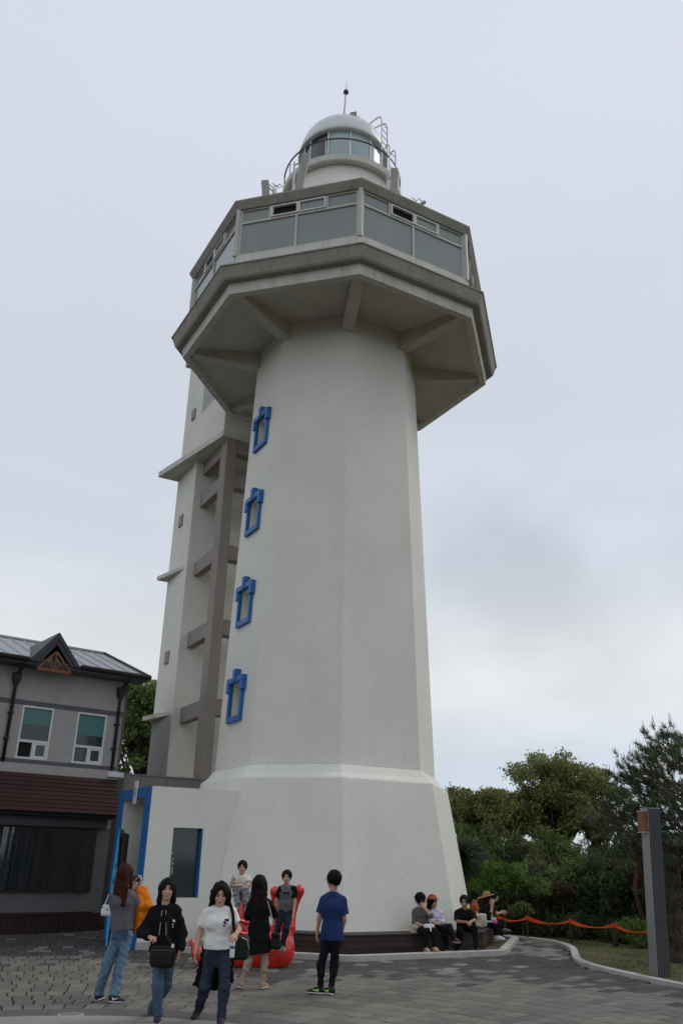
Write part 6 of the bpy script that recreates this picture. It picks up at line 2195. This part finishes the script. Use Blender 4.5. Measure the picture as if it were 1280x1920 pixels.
# ---------------------------------------------------------------- 5: woman in long black coat, from behind
Y = 15.3
J = JP(Y, dict(head=(487, 1658, 0.03), neck=(488, 1684), pelvis=(485, 1757), sh_a=(473, 1695), sh_b=(504, 1695), el_a=(464.5, 1717, 0.14), wr_a=(484, 1686, 0.38), el_b=(514, 1714, 0.14), wr_b=(500, 1682, 0.36),
               hip_a=(478, 1762), hip_b=(494, 1762), kn_a=(466, 1804, -0.02), kn_b=(496, 1806, 0), an_a=(453, 1844, 0), an_b=(492, 1845, 0)))
P = Person('woman in long black coat and beige trousers, seen from behind before the red sculpture', J, (0.05, 1, 0), (0.15, 1, 0), 0.98)
toe_a, toe_b = J['an_a'] + V3(-0.06, 0.14, -0.05), J['an_b'] + V3(0.05, 0.15, -0.05)
P.J['toe_a'], P.J['toe_b'] = toe_a, toe_b
P.build_body(hands=dict(a=dict(d=(0.2, 0.2, 1), n=(1, 0, 0), curl=0.6), b=dict(d=(-0.1, 0.1, 1), n=(-1, 0, 0), curl=0.6, thumb=-1)))
P.hair('hair_dark_brown', 0.27, vol=1.10, back=0.03, width=1.15, wave=0.006, seed=6)
j = P.J
cl = P.torso(0.022) + P.arm('a', 0.026, 1.25, 0.01) + P.arm('b', 0.026, 1.25, 0.01)
cl.append(slab(j['pelvis'] + V3(0, 0, 0.2), j['pelvis'] + V3(0, 0.0, -0.26), 0.165, 0.13, 0.215, 0.17, (1, 0, 0), flat=True))
P.wear('coat', cl, 'black_cloth', wr=0.009, seed=21, wf=18, cut=[(j['pelvis'] + V3(0, 0, -0.24), (0.12, 0, -1))])
P.trousers('beige_pants', frac=1.94, flare=0.0, wr=0.006, inf=0.008, thin=0.92)
P.shoe('a', 'shoe_tan', toe_a)
P.shoe('b', 'shoe_tan', toe_b)
c = (J['wr_a'] + J['wr_b']) / 2 + V3(0.0, 0.06, 0.10)
rt = empty('phone', c - UZ * 0.07, 'phone held before the face of the woman in the long black coat', 'phone')
mb = MB(); mb.box(lambda a, b, z: c + V3(a, b, z), -0.04, 0.04, -0.005, 0.005, -0.075, 0.075); mb.build('case', 'phone_black', rt, bevel=0.004)
mb = MB(); mb.box(lambda a, b, z: c + V3(a, b, z), -0.035, 0.035, -0.0075, -0.0052, -0.068, 0.068); mb.build('screen', 'glass_dark', rt)
c = at(517, 1763, Y + 0.02)
rt = empty('shoulder_bag', c - UZ * 0.14, 'dark grey shoulder bag hanging right of the long black coat', 'bag')
gobj('pouch', grow([rbox(c, (0.04, 0.06, 0.08), np.eye(3), 0.03), rbox(c - UZ * 0.05, (0.055, 0.07, 0.05), np.eye(3), 0.03)], 0.011, 0.02, wr=0.006, wf=26), 'leather_black', rt)
mb = MB(); mb.tube([c + V3(-0.02, 0, 0.12), at(512, 1728, Y - 0.12), J['sh_b'] + V3(-0.02, -0.08, 0.05)], 0.010, 6); mb.build('strap', 'zip_grey', rt)

# ---------------------------------------------------------------- 7: young man in blue T-shirt, from behind, looking left
Y = 14.9
J = JP(Y, dict(head=(625, 1649, 0.02), neck=(624, 1675), pelvis=(622, 1758), sh_a=(608, 1688), sh_b=(641, 1689), el_a=(599, 1722, 0.03), wr_a=(594.5, 1747, 0.06), el_b=(645, 1724, 0.02), wr_b=(640, 1749, 0.10),
               hip_a=(612.5, 1766), hip_b=(630, 1766), kn_a=(601.5, 1810, 0.02), kn_b=(626.5, 1810, 0.02), an_a=(600.5, 1855, 0.0), an_b=(620.5, 1856, -0.05)))
P = Person('young man in navy blue T-shirt and black trousers standing with his back to us', J, (-0.25, 1, 0), (-0.85, 0.75, 0), 1.0, skin='skin_tan')
toe_a, toe_b = J['an_a'] + V3(-0.17, 0.03, -0.05), J['an_b'] + V3(-0.13, 0.08, -0.05)
P.J['toe_a'], P.J['toe_b'] = toe_a, toe_b
P.build_body(hands=dict(a=dict(n=(1, 0, 0), curl=0.5), b=dict(n=(-1, 0, 0), curl=0.5, thumb=-1)))
P.face()
P.hair('hair_black', 0.0, bangs=0.04, vol=1.07, wave=0.004)
P.top('navy_tee', 0.72, inf=0.024, hem=0.04, wr=0.008, flare=0.026, seed=31, hemw=0.012)
P.trousers('black_pants', frac=1.93, flare=0.0, wr=0.006, inf=0.010, thin=0.92)
P.shoe('a', 'shoe_black', toe_a, size=1.12, accent='neon')
P.shoe('b', 'shoe_black', toe_b, size=1.08, accent='neon')
for e in 'ab':
    a = J['an_' + e]
    P.wear('cuff', [cone(a + (J['kn_' + e] - a) * 0.06, a + (J['kn_' + e] - a) * 0.14, 0.049, 0.051, flat=True)], 'jeans_dark', wr=0.002, res=0.008)
h, r_, f, u = P.J['head'], P.hr, P.hf, P.hu
mb = MB()
A = lambda x, y, z: h + r_ * x + f * y + u * z
for sg in (-1, 1):
    mb.tube([A(sg * 0.034 + 0.026 * math.cos(t), 0.112, 0.004 + 0.020 * math.sin(t)) for t in np.linspace(0, 2 * math.pi, 13)], 0.0045, 5)
    mb.tube([A(sg * 0.060, 0.108, 0.008), A(sg * 0.082, 0.0, 0.006)], 0.0042, 5)
mb.tube([A(-0.010, 0.113, 0.006), A(0.010, 0.113, 0.006)], 0.004, 5)
mb.build('spectacles', 'phone_black', P.root)

# ---------------------------------------------------------------- red sculpture
Y = 18.5
D = lambda x, y, dy=0.0: at(x, y, Y + dy)
ORG = D(465, 1805)
rt = empty('red_sculpture', (ORG[0], Y, 0), 'glossy red bulbous sculpture with two knobbed horns and an upturned tail', 'sculpture')
q = [elli(D(508, 1780), (0.47, 0.45, 0.44)), cone(D(524, 1760, 0.02), D(534, 1738, 0.05), 0.27, 0.20), cone(D(541, 1740, 0.06), D(550, 1703, 0.08), 0.13, 0.072), cone(D(550, 1703, 0.08), D(560, 1679, 0.08), 0.072, 0.075), elli(D(561, 1670, 0.08), (0.108, 0.108, 0.118), k=0.03),
     cone(D(526, 1740, 0.12), D(516, 1703, 0.14), 0.13, 0.072), cone(D(516, 1703, 0.14), D(515, 1681, 0.14), 0.072, 0.070), elli(D(516, 1672, 0.14), (0.108, 0.108, 0.108), k=0.03),
     elli(D(455, 1784, 0.05), (0.52, 0.46, 0.42)), cone(D(461, 1765, 0.1), D(461, 1735, 0.12), 0.30, 0.25), cone(D(461, 1735, 0.12), D(460, 1698, 0.12), 0.24, 0.15),
     cone(D(420, 1795, 0.1), D(388, 1800, 0.05), 0.26, 0.17), cone(D(388, 1800, 0.05), D(371, 1788, 0.02), 0.17, 0.12), cone(D(371, 1788, 0.02), D(359, 1764, 0), 0.115, 0.040)]
body = gobj('body', grow(q, 0.018, 0.06, cut=[(V3(0, 0, 0.0), (0, 0, -1))]), 'red_gloss', rt)
for (x, y, rx, rz, tl) in ((448, 1722, 0.26, 0.055, 0.35), (445, 1745, 0.30, 0.075, 0.25)):
    c = D(x, y, -0.06)
    ax = np.array([[math.cos(tl), 0, -math.sin(tl)], [0, 1, 0], [math.sin(tl), 0, math.cos(tl)]])
    gobj('lip_fold', grow([elli(c, (rx, 0.30, rz), ax)], 0.014), 'red_gloss', body)

# ---------------------------------------------------------------- 4: boy crouching on top of the sculpture
J = JP(18.5, dict(head=(454.5, 1626, -0.03), neck=(453.5, 1642), pelvis=(460, 1680, 0.10), sh_a=(442, 1649), sh_b=(465, 1649), el_a=(434, 1662, -0.15), wr_a=(438, 1655, -0.30), el_b=(467, 1660, -0.18), wr_b=(448, 1660, -0.34),
                  hip_a=(454, 1682, 0.04), hip_b=(465, 1682, 0.04), kn_a=(441, 1664, -0.28), kn_b=(459, 1665, -0.30), an_a=(446, 1696, -0.24), an_b=(462, 1700, -0.22)))
P = Person('boy in cream T-shirt sitting with drawn-up knees on top of the red sculpture', J, (-0.1, -1, 0), (0.0, -1, -0.03), 0.88, hs=1.14)
toe_a, toe_b = J['an_a'] + V3(-0.03, -0.15, -0.05), J['an_b'] + V3(0.02, -0.15, -0.05)
P.J['toe_a'], P.J['toe_b'] = toe_a, toe_b
P.build_body(hands=dict(a=dict(d=(0.15, -0.1, 1), n=(0.1, -1, 0), peace=True, thumb=-1), b=dict(d=(-1, -0.1, 0), n=(0, 0, -1), curl=0.4)))
P.face()
P.hair('hair_black', 0.0, bangs=0.036, vol=1.06)
P.top('cream_tee', 0.62, inf=0.018, hem=-0.02, wr=0.007, flare=0.024, seed=41)
P.trousers('pale_grey_pants', frac=1.85, flare=0.012, inf=0.016, wr=0.009, seed=42)
P.shoe('a', 'shoe_grey', toe_a)
P.shoe('b', 'shoe_grey', toe_b)

# ---------------------------------------------------------------- 6: boy in raglan shirt sitting on the saddle between the horns
J = JP(18.12, dict(head=(537.5, 1644.5, -0.02), neck=(538, 1661), pelvis=(536, 1708, 0.10), sh_a=(527, 1668), sh_b=(550, 1668), el_a=(519, 1689, 0.10), wr_a=(517, 1711, 0.12), el_b=(552.5, 1692, 0.02), wr_b=(550, 1713, -0.02),
                   hip_a=(529, 1712, 0.04), hip_b=(543, 1712, 0.04), kn_a=(520, 1740, -0.16), kn_b=(536, 1742, -0.22), an_a=(516, 1768, -0.14), an_b=(529, 1776, -0.24)))
P = Person('boy in grey and black raglan shirt and navy trousers sitting between the red horns', J, (-0.05, -1, 0), (-0.05, -1, -0.03), 0.90, hs=1.14)
toe_a, toe_b = J['an_a'] + V3(-0.03, -0.14, -0.07), J['an_b'] + V3(0.04, -0.13, -0.08)
P.J['toe_a'], P.J['toe_b'] = toe_a, toe_b
P.build_body(hands=dict(a=dict(n=(1, 0, 0), curl=0.5), b=dict(n=(-1, 0, 0), curl=0.5, thumb=-1)))
P.face()
P.hair('hair_black', 0.0, bangs=0.038, vol=1.06, seed=3)
P.top('raglan_grey', 0.2, inf=0.014, hem=0.0, wr=0.006, seed=43)
for e in 'ab':
    P.wear('sleeve', [cone(J['neck'] + (J['sh_' + e] - J['neck']) * 0.55 - UZ * 0.006, J['sh_' + e], 0.058, 0.068)] + P.arm(e, 0.020, 0.62, 0.018), 'black_cloth', wr=0.005, seed=44)
P.wear('print', [rbox(J['neck'] + V3(-0.005, -0.128, -0.12), (0.065, 0.006, 0.012), np.eye(3), 0.003)], 'black_cloth', wr=0, res=0.004)
P.trousers('navy_pants', frac=1.95, flare=0.004, inf=0.012, wr=0.007, seed=45)
P.shoe('a', 'shoe_grey', toe_a, sole='shoe_grey')
P.shoe('b', 'shoe_grey', toe_b, sole='shoe_grey', accent='neon')

# ---------------------------------------------------------------- people sitting on the bench
G_ = 'people sitting on the plank bench'
def sitter(label, Y0, d, fwd, hf, sc=0.97, skin='skin', toes=None):
    J = JP(Y0, d)
    P = Person(label, J, fwd, hf, sc, skin, 0.0125, group=G_)
    f = nrm(fwd)
    P.J['toe_a'] = J['an_a'] + (f * 0.16 - UZ * 0.05 if not toes else np.asarray(toes[0], float))
    P.J['toe_b'] = J['an_b'] + (f * 0.16 - UZ * 0.05 if not toes else np.asarray(toes[1], float))
    return P, P.J
# 8
P, J = sitter('seated woman in dark patterned blouse touching her hair', 21.35, dict(head=(789, 1686, -0.06), neck=(787, 1704, -0.02), pelvis=(789, 1739, 0.04), sh_a=(778, 1710), sh_b=(800, 1711), el_a=(777, 1730, -0.06), wr_a=(791, 1735, -0.25), el_b=(807, 1717, -0.18), wr_b=(796, 1703, -0.20),
              hip_a=(784, 1742), hip_b=(796, 1742), kn_a=(797, 1748, -0.42), kn_b=(815, 1747, -0.42), an_a=(798, 1779, -0.44), an_b=(814, 1778, -0.44)), (0.35, -1, 0), (0.95, 0.15, -0.05))
P.build_body(hands=dict(a=dict(d=(1, -0.3, 0), n=(0, 0, -1), curl=0.5, thumb=-1), b=dict(d=(-0.5, 0.2, 1), n=(-0.3, 1, 0.2), curl=0.3)), hipw=0.18, waist=0.155)
P.hair('hair_black', 0.10, vol=1.10, bangs=0.03, wave=0.007, seed=51)
P.top('pattern_blouse', 1.05, inf=0.02, hem=-0.02, wr=0.007, flare=0.01, seed=52, hipw=0.18, waist=0.16)
P.trousers('black_pants', frac=1.93, inf=0.014, seed=53)
P.shoe('a', 'shoe_pink', J['toe_a'], sole='shoe_pink'); P.shoe('b', 'shoe_pink', J['toe_b'], sole='shoe_pink')
c = at(777, 1743, 21.30)
rt = empty('tote_bag', c - UZ * 0.1, 'white cloth tote bag beside the woman touching her hair', 'bag')
gobj('pouch', grow([rbox(c, (0.07, 0.05, 0.08), np.eye(3), 0.03), rbox(c + V3(0.05, -0.05, 0.05), (0.06, 0.05, 0.02), np.eye(3), 0.02)], 0.011, 0.03, wr=0.014, wf=30, seed=3), 'canvas', rt)
mb = MB(); mb.tube([c + V3(-0.04, -0.06, 0.09), c + V3(-0.01, -0.06, 0.15), c + V3(0.05, -0.06, 0.08)], 0.010, 5); mb.build('handle', 'canvas', rt)
c = at(804, 1736, 21.05)
rt = empty('white_cloth', c - UZ * 0.03, 'crumpled white cloth in the lap of the woman touching her hair', 'cloth')
gobj('folds', grow([rbox(c, (0.10, 0.07, 0.015), np.eye(3), 0.02), cone(c + V3(0.03, -0.06, 0.02), c + V3(0.02, -0.14, -0.10), 0.03, 0.02)], 0.010, 0.03, wr=0.014, wf=34, seed=5), 'white_tee', rt)
# 9
P, J = sitter('seated woman in white floral top, red brimmed hat and sunglasses', 21.80, dict(head=(810.5, 1691, -0.04), neck=(812, 1706), pelvis=(817, 1739, 0.04), sh_a=(804, 1713), sh_b=(824, 1713), el_a=(807, 1729, -0.05), wr_a=(814, 1731, -0.25), el_b=(830, 1729, -0.04), wr_b=(821, 1731, -0.27),
              hip_a=(812, 1742), hip_b=(823, 1742), kn_a=(834, 1741, -0.42), kn_b=(842, 1738, -0.44), an_a=(838, 1777, -0.42), an_b=(853, 1762, -0.66)), (0.45, -0.9, 0), (0.75, -0.65, -0.02))
P.build_body(hands=dict(a=dict(d=(1, -0.3, 0), n=(0, 0, -1), curl=0.5, thumb=-1), b=dict(d=(-1, -0.2, 0), n=(0, 0, -1), curl=0.5)))
P.face(brows=False)
P.hair('hair_black', 0.12, vol=1.04, bangs=0.04, seed=61)
P.top('white_floral', 1.6, inf=0.020, hem=-0.01, wr=0.007, flare=0.012, seed=62)
P.trousers('black_pants', frac=1.93, inf=0.014, seed=63)
P.shoe('a', 'shoe_black', J['toe_a']); P.shoe('b', 'shoe_maroon', J['toe_b'])
h, r_, f, u = P.J['head'], P.hr, P.hf, P.hu
ax = np.stack([r_, f, u])
hat = P.wear('hat', [elli(h + u * 0.090 - f * 0.01, (0.098, 0.108, 0.080), ax), elli(h + u * 0.062 - f * 0.005, (0.150, 0.170, 0.014), ax)], 'hat_red', k=0.015, wr=0, res=0.008, cut=[(h + u * 0.046, -u)])
P.wear('hat_band', [elli(h + u * 0.095 - f * 0.01, (0.103, 0.113, 0.080), ax)], 'hat_band', wr=0, res=0.008, parent=hat, cut=[(h + u * 0.080, -u), (h + u * 0.118, u)])
P.wear('sunglasses', [elli(h + f * 0.094 + r_ * sg * 0.034 + u * 0.004, (0.027, 0.012, 0.019), ax) for sg in (-1, 1)] + [cone(h + f * 0.09 + r_ * sg * 0.055 + u * 0.008, h + r_ * sg * 0.083 + u * 0.006, 0.006, 0.005) for sg in (-1, 1)], 'phone_black', k=0.006, wr=0, res=0.005)
# 10
P, J = sitter('seated man in black T-shirt leaning forward with clasped hands', 22.0, dict(head=(870, 1691, -0.16), neck=(870.5, 1706, -0.10), pelvis=(868, 1739, 0.05), sh_a=(857, 1712, -0.08), sh_b=(885, 1713, -0.08), el_a=(857, 1728, -0.22), wr_a=(874, 1729, -0.44), el_b=(889, 1726, -0.22), wr_b=(882, 1728, -0.46),
              hip_a=(862, 1742), hip_b=(876, 1742), kn_a=(862, 1746, -0.42), kn_b=(889, 1741, -0.44), an_a=(860, 1777, -0.40), an_b=(893, 1780, -0.50)), (0.02, -1, 0), (-0.22, -1, -0.18), 1.02, 'skin_tan')
P.build_body(hands=dict(a=dict(d=(0.8, -0.5, -0.2), n=(0.2, 0.2, -1), curl=0.9, thumb=-1), b=dict(d=(-0.6, -0.6, -0.3), n=(-0.2, 0.2, -1), curl=0.9)))
P.face()
P.hair('hair_black', 0.06, vol=1.07, bangs=0.060, seed=71)
P.top('black_cloth', 0.85, inf=0.020, hem=0.0, wr=0.007, flare=0.02, seed=72, neck=0.01)
P.trousers('black_pants', frac=1.95, inf=0.014, seed=73)
P.shoe('a', 'shoe_black', J['toe_a'], sole='shoe_grey'); P.shoe('b', 'shoe_black', J['toe_b'], sole='shoe_grey')
# 11
P, J = sitter('person in orange top with black hair half hidden behind the hat wearer', 24.3, dict(head=(891, 1679), neck=(889, 1693), pelvis=(888, 1728), sh_a=(889, 1699, -0.16), sh_b=(889, 1699, 0.16), el_a=(893, 1714, -0.20), wr_a=(903, 1717, -0.15), el_b=(893, 1714, 0.20), wr_b=(903, 1717, 0.15),
              hip_a=(888, 1731, -0.08), hip_b=(888, 1731, 0.08), kn_a=(917, 1733, -0.1), kn_b=(917, 1733, 0.1), an_a=(918, 1760, -0.1), an_b=(918, 1760, 0.1)), (1, 0.25, 0), (0.9, 0.6, 0))
P.build_body(fine=True)
P.hair('hair_black', 0.10, vol=1.12, seed=81, wave=0.006)
P.top('rust_cloth', 0.6, inf=0.018, hem=-0.02, seed=82)
P.trousers('black_pants', seed=83)
P.shoe('a', 'shoe_black', J['toe_a']); P.shoe('b', 'shoe_black', J['toe_b'])
# 13 (beyond the hat wearer)
P, J = sitter('dark-clothed person beyond the hat wearer with one grey shoe stuck out', 24.6, dict(head=(925, 1681), neck=(921, 1696), pelvis=(915, 1731), sh_a=(920, 1702, -0.16), sh_b=(920, 1702, 0.16), el_a=(931, 1713, -0.18), wr_a=(941, 1711, -0.10), el_b=(928, 1714, 0.2), wr_b=(936, 1712, 0.12),
              hip_a=(916, 1733, -0.08), hip_b=(916, 1733, 0.08), kn_a=(942, 1729, -0.05), kn_b=(940, 1733, 0.1), an_a=(945, 1744, -0.25), an_b=(940, 1757, 0.1)), (1, -0.1, 0), (1, -0.1, 0.0), 0.97, toes=((0.17, -0.06, -0.02), (0.15, 0, -0.05)))
P.build_body(fine=True)
P.face()
P.hair('hair_black', 0.06, vol=1.05, bangs=0.04, seed=85)
P.top('black_cloth', 0.7, inf=0.018, hem=-0.02, seed=86)
P.trousers('black_pants', seed=87, frac=1.85)
P.shoe('a', 'shoe_grey', J['toe_a'], sole='shoe_maroon'); P.shoe('b', 'shoe_black', J['toe_b'])
# 12
P, J = sitter('woman in black with wide straw hat sitting sideways and drinking', 23.6, dict(head=(914, 1685, -0.02), neck=(909, 1700), pelvis=(903, 1733), sh_a=(907, 1706, -0.16), sh_b=(908, 1706, 0.16), el_a=(919, 1717, -0.16), wr_a=(921, 1698, -0.10), el_b=(921, 1716, 0.12), wr_b=(924, 1697, 0.02),
              hip_a=(904, 1735, -0.08), hip_b=(904, 1735, 0.08), kn_a=(933, 1735, -0.10), kn_b=(931, 1735, 0.10), an_a=(932, 1757, -0.12), an_b=(929, 1757, 0.10)), (1, -0.2, 0), (1, -0.25, 0.02))
P.build_body(hands=dict(a=dict(d=(0.1, 0.1, 1), n=(0.2, 1, 0), curl=0.9), b=dict(d=(0, -0.1, 1), n=(-1, -0.2, 0), curl=0.9, thumb=-1)))
P.face()
P.hair('hair_black', 0.16, vol=1.03, bangs=0.045, seed=91)
P.top('black_cloth', 1.0, inf=0.020, hem=-0.01, seed=92)
P.trousers('black_pants', frac=1.9, seed=93)
P.shoe('a', 'rubber_white', J['toe_a']); P.shoe('b', 'rubber_white', J['toe_b'])
h, r_, f, u = P.J['head'], P.hr, P.hf, nrm(P.hu - P.hf * 0.25)
ax = np.stack([r_, np.cross(u, r_), u])
hat = P.wear('straw_hat', [elli(h + u * 0.105 - f * 0.01, (0.098, 0.108, 0.085), ax), elli(h + u * 0.056 - f * 0.015, (0.205, 0.215, 0.016), ax)], 'straw', k=0.02, wr=0.010, wf=14, seed=6, res=0.009, cut=[(h + u * 0.040, -u)])
P.wear('hat_ribbon', [elli(h + u * 0.105 - f * 0.01, (0.103, 0.113, 0.090), ax)], 'shoe_tan', wr=0, res=0.008, parent=hat, cut=[(h + u * 0.070, -u), (h + u * 0.100, u)])
c = at(923, 1692, 23.55)
rt = empty('drink_cup', c - UZ * 0.06, 'small pale cup held to the mouth of the straw hat wearer', 'cup')
mb = MB(); mb.loft([[c + V3(r2 * math.cos(t), r2 * math.sin(t), z) for t in np.linspace(0, 2 * math.pi, 14, endpoint=False)] for r2, z in ((0.026, -0.05), (0.036, 0.05))]); mb.build('cup_body', 'canvas', rt, smooth=True)
mb = MB(); mb.loft([[c + V3(r2 * math.cos(t), r2 * math.sin(t), z) for t in np.linspace(0, 2 * math.pi, 14, endpoint=False)] for r2, z in ((0.039, 0.05), (0.039, 0.058), (0.03, 0.064))]); mb.build('lid', 'rubber_white', rt, smooth=True)
c = at(916, 1728, 23.35)
rt = empty('paper_wrapper', c - UZ * 0.03, 'white and pink wrapper in the lap of the straw hat wearer', 'wrapper')
gobj('sheet', grow([rbox(c, (0.09, 0.05, 0.008), np.eye(3), 0.012)], 0.009, 0.02, wr=0.008, wf=34), 'white_tee', rt)
gobj('pink_corner', grow([rbox(c + V3(0.16, 0.0, 0.0), (0.03, 0.03, 0.03), np.eye(3), 0.012)], 0.009, 0.02), 'pink', rt)
gobj('mint_corner', grow([rbox(c + V3(0.13, 0.05, 0.06), (0.05, 0.03, 0.025), np.eye(3), 0.012)], 0.009, 0.02), 'mint', rt)
c = at(901, 1726, 22.9)
rt = empty('canvas_bag', c - UZ * 0.13, 'crumpled beige canvas bag on the bench corner between man and hat wearer', 'bag')
gobj('pouch', grow([rbox(c, (0.085, 0.06, 0.10), np.eye(3), 0.04)], 0.011, 0.03, wr=0.022, wf=26, seed=13), 'canvas', rt)
mb = MB(); mb.tube([c + V3(-0.06, -0.08, 0.13), c + V3(-0.02, -0.09, 0.17), c + V3(0.06, -0.06, 0.12)], 0.010, 5); mb.build('handle', 'canvas', rt)
print('all done', time.time() - T0)
